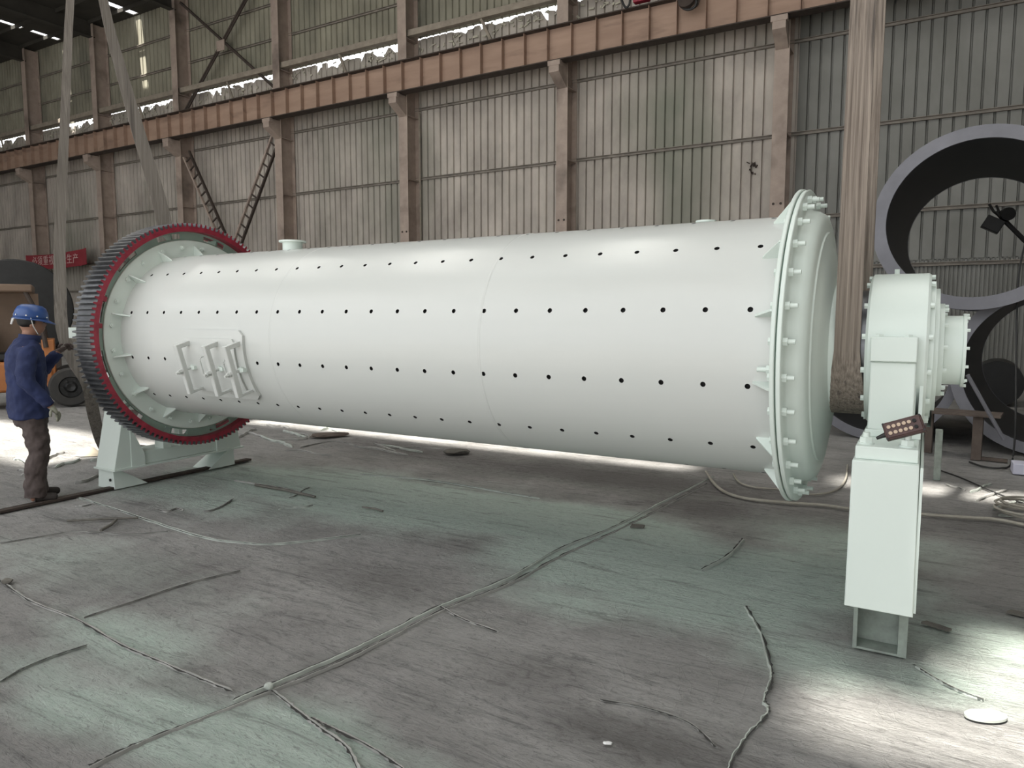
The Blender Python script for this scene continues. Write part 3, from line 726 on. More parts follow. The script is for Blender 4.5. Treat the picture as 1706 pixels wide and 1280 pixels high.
for y in (3.78, 5.18):
    for x in (-.222, -.048):
        mb = MB(); mb.hexn((x, y, 1.052), (0,0,1), .036, .008, n=16); mb.hexn((x, y, 1.058), (0,0,1), .030, .028); mb.hexn((x, y, 1.08), (0,0,1), .016, .028, n=14)
        pb(mb, 'anchor_nut')
def foot(y0, y1, name='foot'):
    mb = MB(); x0, x1 = -.245, -.005; t = .012
    mb.box((x0,y0,0),(x1,y1,t)); mb.box((x0,y0,t),(x0+t,y1,.285)); mb.box((x1-t-.015,y0,t),(x1-.015,y1,.285)); mb.box((x0+t,y0+.11,t),(x1-t-.015,y0+.12,.285))
    mb.box((x1-.04,y0-.001,0),(x1,y0+t,.285)); mb.box((x0,y0-.001,0),(x0+.02,y0+t,.285))
    pb(mb, name, M_footp, bevel=.002)
M_footp = mat('dusty_mint_steel', (.30,.35,.31), .7, 0, (.19,.21,.19), 14, .5)
foot(3.84, 4.02); foot(5.02, 5.22)
for y in (3.88, 5.06): pb(MB().hexn((-.018, y+.05, .16), (1,0,0), .01, .006, n=12), 'foot_hole', M_dark)

# pendant control lying against the housing
pc = empty('pendant_control', (-.068, 3.80, 1.098), label='brown crane pendant control with two rows of round buttons resting on top of the pedestal', cat='control')
E = Matrix.Translation((-.118+.12, 3.765-3.80, 1.105-1.06)) @ Matrix.Rotation(math.radians(-21), 4, 'Y') @ Matrix.Rotation(math.radians(-22), 4, 'X')
mb = MB(); mb.box((-.078,-.022,-.036),(.078,.022,.036), M=E); mb.box((-.084,-.016,-.042),(.084,.016,.042), M=E); mb.build('case', M_pend, pc, bevel=.004)
for i in range(6):
    for j in (-1, 1):
        mb = MB(); c = E @ Vector((-.058+i*.022, -.022, j*.015)); d = (E.to_3x3() @ Vector((0,-1,0)))
        mb.hexn(c, d, .0085, .006, n=14); mb.build('button', M_btn if i < 5 else M_dark, pc)
mb = MB(); mb.tube([E @ Vector(p) for p in ((-.08,0,-.01),(-.10,0,-.012),(-.125,.0,-.016))], .009, 10, radii=[.013,.010,.007]); mb.build('cable_gland', M_black, pc)
for x in (-.078, .078):
    for z in (-.036, .036):
        mb = MB(); mb.hexn(E @ Vector((x, -.016, z)), E.to_3x3() @ Vector((0,-1,0)), .006, .004, n=8); mb.build('screw', M_black, pc)
cp = MB(); cp.tube(smooth_path([(-.245,3.79,1.065),(-.27,3.85,1.09),(-.30,3.95,1.13),(-.285,4.0,1.3),(-.30,4.3,1.5)][:3], 4), .006, 6)

# ------------------------------------------------------------ left frame under the gear
lf = empty('bearing_pedestal', (-6.8, 4.6, 0), label='low mint-grey trapezoid support frame under the toothed gear at left', cat='pedestal', group='bearing pedestals')
LO = -Vector((-6.8, 4.6, 0))
def lb(mb, name, m=M_mint, **k): return pb(mb, name, m, parent=lf, off=LO, **k)
XL0, XL1 = -6.95, -6.64
lb(MB().hexa([(XL0,3.88,.20),(XL1,3.88,.20),(XL1,4.13,.20),(XL0,4.13,.20),(XL0,4.00,.78),(XL1,4.00,.78),(XL1,4.06,.78),(XL0,4.06,.78)]), 'leg', bevel=.006)
lb(MB().hexa([(XL0,5.07,.20),(XL1,5.07,.20),(XL1,5.34,.20),(XL0,5.34,.20),(XL0,5.14,.78),(XL1,5.14,.78),(XL1,5.22,.78),(XL0,5.22,.78)]), 'leg', bevel=.006)
lb(MB().prism([(XL1-.014,4.05,.202),(XL1-.014,4.05,.60),(XL1-.014,4.19,.31),(XL1-.014,4.19,.202)], (.02,0,0)), 'gusset_plate')
lb(MB().prism([(XL1-.014,5.16,.202),(XL1-.014,5.16,.60),(XL1-.014,5.02,.31),(XL1-.014,5.02,.202)], (.02,0,0)), 'gusset_plate')
lb(MB().box((XL0+.01,4.1,.203),(XL1-.012,5.1,.33)), 'cross_beam', bevel=.005)
lb(MB().box((XL0-.02,3.87,.185),(XL1+.02,5.36,.202)), 'base_plate')
lb(MB().box((-6.76,4.38,.33),(-6.62,4.47,.70)), 'upright', bevel=.004); lb(MB().box((-6.70,4.56,.33),(-6.62,4.60,.70)), 'upright', bevel=.004)
lb(MB().box((-6.95,4.0,.76),(-6.64,5.22,.80)), 'top_plate')
for y, s in ((3.90, 1), (5.28, -1)):
    mb = MB(); mb.prism([(-7.0,y,0),(-6.70,y,0),(-6.70,y+s*.0,.10),(-6.75,y,.184),(-6.93,y,.184)], (0,.012,0))
    q = MB(); q.hexa([(-6.96,min(y,y+s*.34),0),(-6.68,min(y,y+s*.34),0),(-6.68,max(y,y+s*.34),0),(-6.96,max(y,y+s*.34),0),(-6.94,min(y,y+s*.06),.184),(-6.70,min(y,y+s*.06),.184),(-6.70,max(y,y+s*.06),.184),(-6.94,max(y,y+s*.06),.184)])
    o = empty('support_wedge', (-6.8,y,0), label=['near mint-coloured wedge foot with a bolt hole under the left support frame', 'far wedge foot under the left support frame, beside the strap end'][0 if s > 0 else 1], cat='wedge', group='wedge feet of the left frame')
    q.v = [tuple(Vector(v)-Vector((-6.8,y,0))) for v in q.v]; q.build('block', M_mint, o, bevel=.003)
    MB().hexn((.06,-.004+(0 if s>0 else -.06),.09), (0,-1,0), .014, .008, n=12).build('bolt_hole', M_dark, o)
lh = empty('left_bearing_housing', (-6.8, YA_, .8)); lh.name = 'bearing_housing'
tag(lh, 'small mint bearing housing half hidden behind the toothed gear', 'bearing housing')
mb = MB(); mb.lathe([(-.14,.30),(-.14,.42),(.14,.42),(.14,.30)], (0,0,ZA_-.8), 'x', 48); mb.build('drum_casing', M_mint, lh, angle=30)
MB().box((-.12,-.5,0),(.12,-.36,.32)).build('lower_body', M_mint, lh, bevel=.005); MB().box((-.12,.36,0),(.12,.5,.32)).build('lower_body', M_mint, lh, bevel=.005)
MB().box((-.16,-.80,.66),(-.02,-.40,.76)).build('joint_lug', M_mint, lh, bevel=.005)

# flat bar on the floor
p0, p1 = gz(-60, 867), gz(415, 767)
tag(MB().bar(p0+Vector((0,0,.012)), p1+Vector((0,0,.012)), .085, .022).build('flat_steel_bar', M_rustd, bevel=.002), 'long dark flat steel bar lying on the floor between the worker and the left support', 'bar')

# ------------------------------------------------------------ slings
def ribbon(pts, wdirs, ws, t, mb=None):
    mb = mb or MB(); pts = [Vector(p) for p in pts]; n = len(pts); vs = []
    for i, p in enumerate(pts):
        d = (pts[min(i+1,n-1)]-pts[max(i-1,0)]).normalized(); w = Vector(wdirs[i]); w = (w-d*w.dot(d)).normalized(); nn = d.cross(w)
        hw = ws[i]/2
        for a, b_ in ((-1,-1),(1,-1),(1,1),(-1,1)): vs.append(p+w*a*hw+nn*b_*t/2)
    fs = [(0,1,2,3), tuple((n-1)*4+k for k in (3,2,1,0))]
    for i in range(n-1):
        for k in range(4):
            k2 = (k+1) % 4; fs.append((i*4+k, (i+1)*4+k, (i+1)*4+k2, i*4+k2))
    return mb.add(vs, fs, 0, True)
XS = -.355
Rs = .345; pts = []; ws = []; wd = []
def lerp(a, b_, t): return a+(b_-a)*t
for i in range(8): 
    t = i/8; pts.append((XS+.01*(1-t), lerp(YA_-.19, YA_-Rs, min(1, t*1.3)), lerp(7.5, ZA_, t))); ws.append(lerp(.105, .125, t))
for i in range(25):
    a = -i*pi/24; pts.append((XS, YA_-Rs*math.cos(a), ZA_+Rs*math.sin(a)*1.04)); ws.append(lerp(.125, .20, math.sin(-a)))
for i in range(1, 9):
    t = i/8; pts.append((XS+.03*t, lerp(YA_+Rs, YA_+.19, t), lerp(ZA_, 7.5, t))); ws.append(lerp(.125, .105, t))
mb = ribbon(pts, [(1,0,0)]*len(pts), ws, .03)
sl = mb.build('lifting_sling', M_sling, angle=40); tag(sl, 'broad brown webbing sling looped under the drum end beside the round bearing housing', 'sling')
# left sling
A = [gy(150,-420,4.3), gy(134,-180,4.25), gy(117,0,4.1), gy(108,200,4.05), gy(100,380,3.98), gy(100,480,3.95), gy(104,550,3.92), gy(122,600,4.0), gy(146,640,4.1), gy(156,690,4.25), gy(170,740,4.55), gy(186,752,4.8), gy(215,700,5.0), gy(240,640,5.05), gy(268,520,5.0), gy(277,390,4.95), gy(222,190,4.7), gy(172,0,4.5), gy(152,-180,4.35), gy(150,-420,4.3)]
Wd = [14,13,12,14,17,19,19,20,20,20,18,18,20,22,26,27,21,15,14,14]
pts = smooth_path(A, 5); ws = []
for i in range(len(A)-1):
    for k in range(5): ws.append(lerp(Wd[i], Wd[i+1], k/5)*.0058)
ws.append(Wd[-1]*.0058)
side = Vector((.45,.89,0))
mb = ribbon(pts, [side]*len(pts), ws, .022)
tag(mb.build('lifting_sling', M_sling2, angle=40), 'long grey webbing sling hanging in two legs behind the toothed gear, held by the worker', 'sling')
o = gz(150, 757)
rg = MB(); n = 14
vs = []
for j in range(5):
    for i in range(n):
        a = 2*pi*i/n; r = (.16-.035*j)*(1+.25*math.sin(3*a+j)); vs.append((o.x+r*1.4*math.cos(a), o.y+r*.8*math.sin(a), .02*j+(.01 if j else 0)))
fs = [((j*n+i), (j*n+(i+1)%n), ((j+1)*n+(i+1)%n), ((j+1)*n+i)) for j in range(4) for i in range(n)]+[tuple(4*n+i for i in range(n))]
rg.add(vs, fs, 0, True); tag(rg.build('rag', M_rag), 'crumpled tan rag on the floor behind the left support frame', 'rag')

# ------------------------------------------------------------ big grey rings at right
AXR = ray(1650, 528).normalized(); AXR.z = 0; AXR.normalize()
SR = AXR.cross(Vector((0,0,1))).normalized()
def ring_thing(px, py, depth, Ro, Ri, length, label, sq=1.0, vp=1650):
    AXR = ray(vp, 528); AXR.z = 0; AXR.normalize(); SR = AXR.cross(Vector((0,0,1))).normalized()
    c = gd(px, py, depth); o = empty('rolled_steel_ring', (c.x, c.y, c.z-Ro), label=label, cat='steel ring', group='rolled steel rings stacked at right')
    def P(x, r, a): return Vector((0,0,Ro))+AXR*x+SR*(r*sq*math.cos(a))+Vector((0,0,1))*(r*math.sin(a))
    def rv(prof, n=96):
        vs = [P(x, r, 2*pi*k/n) for x, r in prof for k in range(n)]; m = len(prof)
        return MB().add(vs, [(i*n+k, i*n+(k+1)%n, ((i+1)%m)*n+(k+1)%n, ((i+1)%m)*n+k) for i in range(m-1) for k in range(n)], 0, True)
    rv([(.03,Ri-.002),(0,Ri),(0,Ro),(.03,Ro),(.03,Ri-.002)]).build('end_flange', M_ring, o, angle=30)
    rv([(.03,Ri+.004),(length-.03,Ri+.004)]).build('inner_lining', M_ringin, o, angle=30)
    rv([(.03,Ri+.03),(length-.03,Ri+.03)]).build('outer_shell', M_ring, o, angle=30)
    rv([(length-.03,Ri),(length-.03,Ro),(length,Ro),(length,Ri),(length-.03,Ri)]).build('end_flange', M_ring, o, angle=30)
    mb = MB()
    for k in range(36):
        a = 2*pi*k/36; mb.hexn(P(-.001, (Ro+Ri)/2, a), -AXR, .012, .002, n=8)
    return o
ring_thing(1628, 364, 8.4, 1.075, .925, 2.9, 'upper large grey rolled steel ring with dark inside, resting on two rings', 1.04)
ring_thing(1752, 617.5, 8.3, 1.028, .90, 2.6, 'lower grey rolled steel ring at the right edge, behind the low bench', 1.0, 1790)
ring_thing(1462, 617, 9.6, .955, .84, 2.2, 'lower dark grey ring mostly hidden behind the bearing housing')
c = gd(1668, 640, 12.6)
mb = MB(); vs = []; n = 48
for x, r in ((0,0),(0,.42),(1.2,.42),(1.2,0)):
    for k in range(n): vs.append(AXR*x+SR*(r*math.cos(2*pi*k/n))+Vector((0,0,.42+r*math.sin(2*pi*k/n))))
mb.add(vs, [(i*n+k, i*n+(k+1)%n, (i+1)*n+(k+1)%n, (i+1)*n+k) for i in range(3) for k in range(n)], 0, True)
o = mb.build('dark_drum', M_black, angle=30); o.name = 'steel_drum'; o.location = (gd(1664,600,13.2).x, gd(1664,600,13.2).y, 0); tag(o, 'dark round drum seen through the lower right ring', 'drum')
o.scale = (1,1,1); 
# bench
c = gz(1626, 766)
bn = empty('low_bench', (c.x, c.y, 0), math.radians(-8), label='low rough bench with a thin top in front of the right-hand ring', cat='bench')
hb_ = gd(1626, 688, (c-Vector((0,0,H0))).dot(FW)).z
MB().box((-.62,-.12,hb_-.03),(.22,.28,hb_)).build('top', M_wood, bn, bevel=.003)
MB().box((-.05,-.05,0),(.05,.05,hb_-.03)).build('leg', M_wood, bn, bevel=.003)
MB().box((.03,.0,0),(.30,.05,.035)).build('foot_rail', M_wood, bn)
MB().box((-.55,.12,0),(-.47,.20,hb_-.03)).build('leg', M_wood, bn, bevel=.003)
a_, b_ = gd(1612, 625, 7.9), gd(1672, 732, 7.9)
tag(MB().tube([Vector((a_.x,a_.y,max(.02,a_.z))), b_], .022, 8).build('leaning_pipe', M_ring), 'thin grey pipe leaning inside the lower right ring', 'pipe')
c = gz(1712, 790)
o = MB().box((-.14,-.1,0),(.16,.14,.115)).build('foam_block', M_foam, bevel=.008); o.location = c; tag(o, 'small white block on the floor at the right edge of the view', 'block')
def cable(pxs, r, m, name, label, cat, n=8, closed=False, z=None):
    pts = [gz(p[0], p[1], r) if len(p) == 2 else gd(*p) for p in pxs]
    mb = MB(); mb.tube(smooth_path(pts, n), r, 8); return tag(mb.build(name, m), label, cat)
cable([(1176,786),(1190,806),(1212,822),(1250,832),(1310,838),(1370,842),(1415,848),(1480,852),(1545,858),(1600,862),(1660,866),(1712,876)], .014, M_hose, 'hose', 'beige hose curving across the floor from under the drum to the right edge', 'hose')
cable([(1222,790),(1232,804),(1256,812),(1300,816),(1350,824),(1390,818),(1408,800),(1412,775)], .010, M_hose, 'hose', 'thin grey looped hose on the floor beneath the big right flange', 'hose')
pts = []
c0 = gz(1722, 862)
for i in range(70):
    a = i*.36; r = .26+.03*math.sin(i*.5); pts.append(c0+Vector((r*math.cos(a), r*math.sin(a)*.9, .012+.0018*i)))
tag(MB().tube(pts, .011, 7).build('hose_coil', M_hose), 'loose coil of pale hose on the floor at the right edge', 'hose')
cable([(1615,770),(1640,778),(1668,780),(1684,774),(1690,740,8.0),(1692,690,8.0),(1693,600,8.2),(1695,500,8.4),(1702,430,8.5),(1730,330,8.6)], .010, M_cable, 'power_cable', 'black cable hanging down beside the right ring and trailing on the floor', 'cable')
cable([(1560,782),(1600,796),(1660,822),(1720,845)], .008, M_cable, 'power_cable', 'thin dark cable crossing the floor behind the tall pedestal', 'cable')
# floodlight on an arm (seen through the upper ring)
f0 = gy(1670, 372, 13.5)
fl = empty('floodlight', f0, label='dark lamp with a forked clamp on a slanting arm, seen through the upper ring', cat='lamp')
def fp(x, y): return gy(x, y, 13.5)-f0
MB().tube([fp(1660,352), fp(1672,366), fp(1706,400), fp(1760,445)], .035, 10).build('arm', M_black, fl)
MB().tube([fp(1648,340), fp(1655,352), fp(1668,362)], .02, 8).build('fork', M_black, fl); MB().tube([fp(1660,342), fp(1664,352), fp(1672,360)], .018, 8).build('fork', M_black, fl)
mb = MB(); mb.hexn(fp(1676,358), (.2,-1,0), .10, .12, n=16); mb.build('joint', M_black, fl)
MB().box((-.16,-.12,-.20),(.10,.08,.0), M=Matrix.Translation(fp(1664,366)) @ Matrix.Rotation(.5,4,'Y')).build('lamp_housing', M_black, fl, bevel=.01)
# box far behind the pedestal
c = gz(1562, 803)
o = MB().box((-.02,-.04,0),(.045,.05,.52)).build('electrode_box', M_footp, bevel=.006); o.name = 'grey_canister'; o.location = c+Vector((-.02,.1,0)); tag(o, 'narrow pale canister standing on the floor just behind the tall pedestal', 'canister')

# crane cables over the girder
f0 = Vector((-6.9, 18.7, 9.9))
cb = empty('hanging_cable', gy(1140, 12, 18.7), label='dark looped cable bundle hanging over the girder near the top of the view', cat='cable')
o0 = gy(1140, 12, 18.7)
pts = [gy(x, y, 18.7+dy)-o0 for x, y, dy in [(1128,-12,.2),(1132,4,0),(1138,13,0),(1148,16,0),(1158,10,0),(1160,-4,0),(1150,-14,.2)]]
MB().tube(smooth_path(pts, 5), .035, 8).build('loop', M_cable, cb); MB().tube([p*1.15+Vector((0,.06,.05)) for p in smooth_path(pts, 5)], .03, 8).build('loop', M_rustd, cb)
MB().hexn(gy(1145,2,18.75)-o0, (0,-1,.2), .22, .12, n=12).build('clamp', M_rustd, cb)
o0 = gy(1040, 8, 18.9)
pts = [gy(x, y, 18.9) for x, y in [(1034,-20),(1036,0),(1042,12),(1048,8),(1050,-6),(1052,-20)]]
tag(MB().tube(smooth_path(pts, 5), .03, 8).build('hanging_cable', M_cable), 'thin loop of black cable at the top edge, left of the cable bundle', 'cable')
o0 = gy(1068, -4, 18.95); o = MB().box((-.20,-.1,-.12),(.24,.1,.16)).build('crane_stop', M_red, bevel=.02); o.location = o0; tag(o, 'small red block on top of the girder at the top edge', 'block')

# ------------------------------------------------------------ forklift and tank at left
fo = gz(120, 672)
FR = Vector((.47,.88,0)).normalized()
fk = empty('forklift', fo, math.atan2(FR.y, FR.x), label='old orange forklift with black mast parked behind the worker at left', cat='forklift')
def tyre(x, y, r, w, name='wheel'):
    mb = MB(); mb.lathe([(-w/2,.55*r),(-w/2,.9*r),(-w*.35,r),(w*.35,r),(w/2,.9*r),(w/2,.55*r)], (x, y, r), 'y', 40)
    t = mb.build('wheel', M_rubber, fk, angle=35)
    mb = MB(); mb.lathe([(-w*.35,0),(-w*.42,.2*r),(-w*.30,.3*r),(-w*.30,.5*r),(-w*.5,.56*r)], (x, y, r), 'y', 28); 
    for k in range(6): mb.hexn(axp((x,y,r),'y',-w*.42,.38*r,k*pi/3), (0,-1,0), .02, .04)
    h = mb.build('hub', M_black, t)
for y in (-.5, .5): tyre(0, y, .36, .26); tyre(-1.6, y, .30, .22)
mb = MB(); mb.box((-1.9,-.5,.3),(-.25,.5,.85)); mb.box((-2.25,-.5,.35),(-1.7,.5,1.15)); mb.build('body', M_orange, fk, bevel=.05)
MB().box((-.42,-.48,.34),(-.22,.48,1.25)).build('dashboard', M_orange, fk, bevel=.02)
MB().box((-1.35,-.3,.85),(-.85,.3,1.0)).build('seat', M_black, fk, bevel=.04); MB().box((-1.45,-.3,.95),(-1.32,.3,1.5)).build('seat_back', M_black, fk, bevel=.04)
for y in (-.48, .48):
    MB().tube(smooth_path([(-.35,y,1.1),(-.42,y,1.6),(-.62,y,2.12)], 5), .04, 8).build('guard_post', M_rustd, fk); MB().tube([(-1.75,y,1.1),(-1.7,y,2.12)], .04, 8).build('guard_post', M_rustd, fk)
mb = MB(); mb.box((-1.85,-.55,2.1),(-.5,.55,2.24)); mb.build('overhead_guard', M_tan, fk, bevel=.03)
MB().box((-1.72,.40,1.0),(-.45,.44,2.1)).build('rear_screen', M_tan, fk)
for y in (-.32, .32):
    mb = MB(); mb.box((.30,y-.05,.1),(.42,y+.05,2.2)); mb.box((.44,y*1.22-.05,.1),(.54,y*1.22+.05,2.1)); mb.build('mast_rail', M_black, fk)
for z in (.4, 1.2, 2.05): MB().box((.30,-.40,z),(.40,.40,z+.1)).build('mast_crossbar', M_black, fk)
MB().tube([(.33,0,.3),(.33,0,1.9)], .05, 10).build('lift_cylinder', M_black, fk); MB().tube([(.38,.14,.5),(.38,.14,2.0)], .018, 8).build('lift_chain', M_tooth, fk); MB().tube([(.38,-.14,.5),(.38,-.14,2.0)], .018, 8).build('lift_chain', M_tooth, fk)
MB().tube(smooth_path([(.2,-.25,1.0),(.25,-.3,1.5),(.32,-.2,1.9),(.3,.0,1.95)], 5), .02, 8).build('hydraulic_hose', M_cable, fk)
mb = MB(); mb.box((.56,-.45,.15),(.62,.45,.25)); mb.box((.56,-.45,.5),(.62,.45,.6)); mb.box((.56,-.4,.15),(.62,-.32,.6)); mb.box((.56,.32,.15),(.62,.4,.6)); mb.build('fork_carriage', M_black, fk)
for y in (-.3, .3): MB().box((.62,y-.05,.05),(1.5,y+.05,.10)).build('fork', M_black, fk)
MB().box((-.2,-.58,.62),(.32,-.40,.68)).build('mudguard', M_tan, fk, bevel=.02)
MB().tube([(-.6,-.1,1.0),(-.45,-.1,1.25)], .02, 8).build('steering_column', M_black, fk)
mb = MB(); mb.lathe([(0,.15),(.02,.17),(.04,.15)], (-.6,-.1,1.27), 'z', 20); mb.build('steering_wheel', M_black, fk)
# dark tank
tc_ = gd(28, 514, 18.5); AT = Vector((-.88,.47,0)).normalized(); ST = Vector((.47,.88,0)).normalized()
tk = empty('steel_tank', (tc_.x, tc_.y, 0), label='large black round tank end behind the forklift, under the banner', cat='tank')
n = 64; vs = []; rt = 1.27
for x, r in ((-.05,0),(-.04,.5),(0,rt-.03),(.02,rt),(1.6,rt),(1.62,0)):
    for k in range(n): vs.append(AT*x+ST*(r*math.cos(2*pi*k/n))+Vector((0,0,tc_.z+r*math.sin(2*pi*k/n))))
MB().add(vs, [(i*n+k, i*n+(k+1)%n, (i+1)*n+(k+1)%n, (i+1)*n+k) for i in range(5) for k in range(n)], 0, True).build('shell', M_black, tk, angle=30)
for s in (.3, 1.3):
    P = [AT*s+ST*q for q in (-.9,.9)]
    MB().prism([P[0], P[1], P[1]+Vector((0,0,1.15)), Vector(AT*s)+Vector((0,0,tc_.z-rt+.06)), P[0]+Vector((0,0,1.15))], AT*.2).build('saddle', M_rustd, tk)

# ------------------------------------------------------------ worker
def skin_obj(name, joints, edges, m, parent, root, sub=2, angle=180):
    names = list(joints); idx = {n_: i for i, n_ in enumerate(names)}
    me = bpy.data.meshes.new(name); me.from_pydata([joints[n_][0] for n_ in names], [(idx[a], idx[b_]) for a, b_ in edges], [])
    o = bpy.data.objects.new(name, me); COL.objects.link(o)
    sk = o.modifiers.new('skin', 'SKIN'); sk.use_smooth_shade = True
    for n_ in names:
        v = me.skin_vertices[0].data[idx[n_]]; r = joints[n_][1]; v.radius = r if isinstance(r, tuple) else (r, r); v.use_root = (n_ == root)
    ss = o.modifiers.new('sub', 'SUBSURF'); ss.levels = sub; ss.render_levels = sub
    dg = bpy.context.evaluated_depsgraph_get(); dg.update()
    me2 = bpy.data.meshes.new_from_object(o.evaluated_get(dg)); bpy.data.objects.remove(o)
    me2.name = name; me2.materials.clear(); me2.materials.append(m); me2.polygons.foreach_set('use_smooth', [True]*len(me2.polygons))
    o = bpy.data.objects.new(name, me2); COL.objects.link(o); o.parent = parent
    return o
wp = gz(64, 834); wdir = Vector((.36,.93,0))
wk = empty('worker', (wp.x, wp.y, 0), math.atan2(wdir.y, wdir.x), label='person in blue jacket, brown trousers and blue hard hat holding the hanging strap at left', cat='person')
def ell(mb, c, rx, ry, rz, n=16, m=10):
    vs = []
    for i in range(m+1):
        t = pi*i/m
        for k in range(n): vs.append((c[0]+rx*math.sin(t)*math.cos(2*pi*k/n)+1e-5*k, c[1]+ry*math.sin(t)*math.sin(2*pi*k/n), c[2]+rz*math.cos(t)))
    return mb.add(vs, [(i*n+k, i*n+(k+1)%n, (i+1)*n+(k+1)%n, (i+1)*n+k) for i in range(m) for k in range(n)], 0, True)
def loft(mb, secs, n=20):
    vs = []
    for (x, y, z, rx, ry) in secs:
        for k in range(n):
            a = 2*pi*k/n; ca, sa = math.cos(a), math.sin(a)
            vs.append((x+rx*math.copysign(abs(ca)**.85, ca), y+ry*math.copysign(abs(sa)**.85, sa), z))
    m = len(secs); mb.add(vs, [(i*n+k, i*n+(k+1)%n, (i+1)*n+(k+1)%n, (i+1)*n+k) for i in range(m-1) for k in range(n)]+[tuple(range(n)), tuple((m-1)*n+k for k in range(n))], 0, True)
    return mb
def limb(mb, pts):
    P = smooth_path([p[:3] for p in pts], 4); R_ = []
    for i in range(len(pts)-1):
        for k in range(4): R_.append(lerp(pts[i][3], pts[i+1][3], k/4))
    R_.append(pts[-1][3]); mb.tube(P, .05, 14, radii=R_)
    return mb
def remesh(mb, name, m, parent, vox=.012, smooth=6, folds=0, fscale=.12):
    o = mb.build(name, m)
    r = o.modifiers.new('r', 'REMESH'); r.mode = 'VOXEL'; r.voxel_size = vox; r.use_smooth_shade = True
    sm = o.modifiers.new('s', 'SMOOTH'); sm.iterations = smooth; sm.factor = .6
    if folds:
        tx = bpy.data.textures.new('fold', 'CLOUDS'); tx.noise_scale = fscale; tx.noise_depth = 2
        d = o.modifiers.new('d', 'DISPLACE'); d.texture = tx; d.strength = folds; d.mid_level = .5
    dg = bpy.context.evaluated_depsgraph_get(); dg.update()
    me2 = bpy.data.meshes.new_from_object(o.evaluated_get(dg)); bpy.data.objects.remove(o)
    me2.materials.clear(); me2.materials.append(m); me2.polygons.foreach_set('use_smooth', [True]*len(me2.polygons))
    me2.name = name; o = bpy.data.objects.new(name, me2); COL.objects.link(o); o.parent = parent; return o
mb = MB()
loft(mb, [(-.02,0,.86,.08,.11),(-.02,0,1.0,.09,.12),(-.01,0,1.2,.11,.15),(0,0,1.38,.10,.15),(0,0,1.44,.06,.09)])
limb(mb, [(-.005,0,1.40,.062),(.005,0,1.48,.056),(.025,0,1.55,.058)])
ell(mb, (.035,0,1.615), .100, .076, .115); ell(mb, (.075,0,1.555), .052, .050, .050); ell(mb, (.132,0,1.592), .016, .014, .022); ell(mb, (.118,0,1.556), .018, .026, .012)
ell(mb, (.118,0,1.634), .016, .045, .010); ell(mb, (.03,-.080,1.600), .022, .010, .032); ell(mb, (.03,.080,1.600), .022, .010, .032)
for s_, E_ in ((-1, [(-.01,-.18,1.39,.06),(-.055,-.26,1.12,.045),(.06,-.275,.96,.035),(.115,-.277,.87,.028)]), (1, [(-.01,.18,1.39,.06),(.11,.26,1.18,.045),(.20,.235,1.28,.034),(.255,.225,1.345,.028)])): limb(mb, E_)
for y, x in ((-.1, 0), (.1, .02)): limb(mb, [(-.01,y*.9,.90,.07),(.02+x,y*1.1,.49,.062),(-.03+x,y*1.15,.10,.042),(-.02+x,y*1.15,.05,.045)])
remesh(mb, 'body', M_skin, wk, .009, 4)
for y in (-.030, .030):
    mb = MB(); ell(mb, (.122,y,1.612), .008, .012, .008, 10, 6); mb.build('eye', M_dark, wk)
mb = MB()
loft(mb, [(-.02,0,.76,.165,.20),(-.02,0,.82,.165,.20),(-.03,0,.95,.155,.19),(-.03,0,1.08,.150,.19),(-.03,0,1.22,.155,.205),(-.03,0,1.33,.145,.205),(-.025,0,1.40,.115,.175),(-.015,0,1.45,.080,.105),(-.01,0,1.475,.070,.078)])
limb(mb, [(-.02,-.165,1.375,.078),(-.035,-.215,1.29,.074),(-.055,-.262,1.12,.068),(.01,-.275,1.02,.060),(.105,-.277,.885,.050)])
limb(mb, [(-.02,.165,1.375,.078),(.04,.225,1.27,.074),(.11,.26,1.18,.068),(.17,.245,1.24,.060),(.245,.227,1.33,.050)])
jk = remesh(mb, 'jacket', M_jacket, wk, .012, 5, .035, .09)
mb = MB()
loft(mb, [(-.02,0,.70,.125,.165),(-.02,0,.80,.14,.175),(-.02,0,.92,.135,.17)])
limb(mb, [(-.015,-.085,.78,.108),(.01,-.10,.60,.094),(.02,-.11,.46,.084),(-.02,-.115,.28,.080),(-.03,-.12,.055,.084)])
limb(mb, [(-.015,.085,.78,.108),(.03,.10,.60,.094),(.045,.11,.46,.084),(.02,.12,.28,.080),(.015,.12,.055,.084)])
tr = remesh(mb, 'trousers', M_trous, wk, .012, 5, .045, .08)
for nm, x, y in (('shoe', -.035, -.12), ('shoe', .01, .125)):
    F = {'h':((x-.045,y,.052),(.048,.044)),'m':((x+.06,y,.050),(.046,.042)),'t':((x+.18,y-.005*(1 if y<0 else -1),.042),(.052,.036)),'a':((x-.02,y,.115),(.052,.052))}
    skin_obj('shoe', F, [('h','m'),('m','t'),('h','a')], M_shoe, wk, 'h')
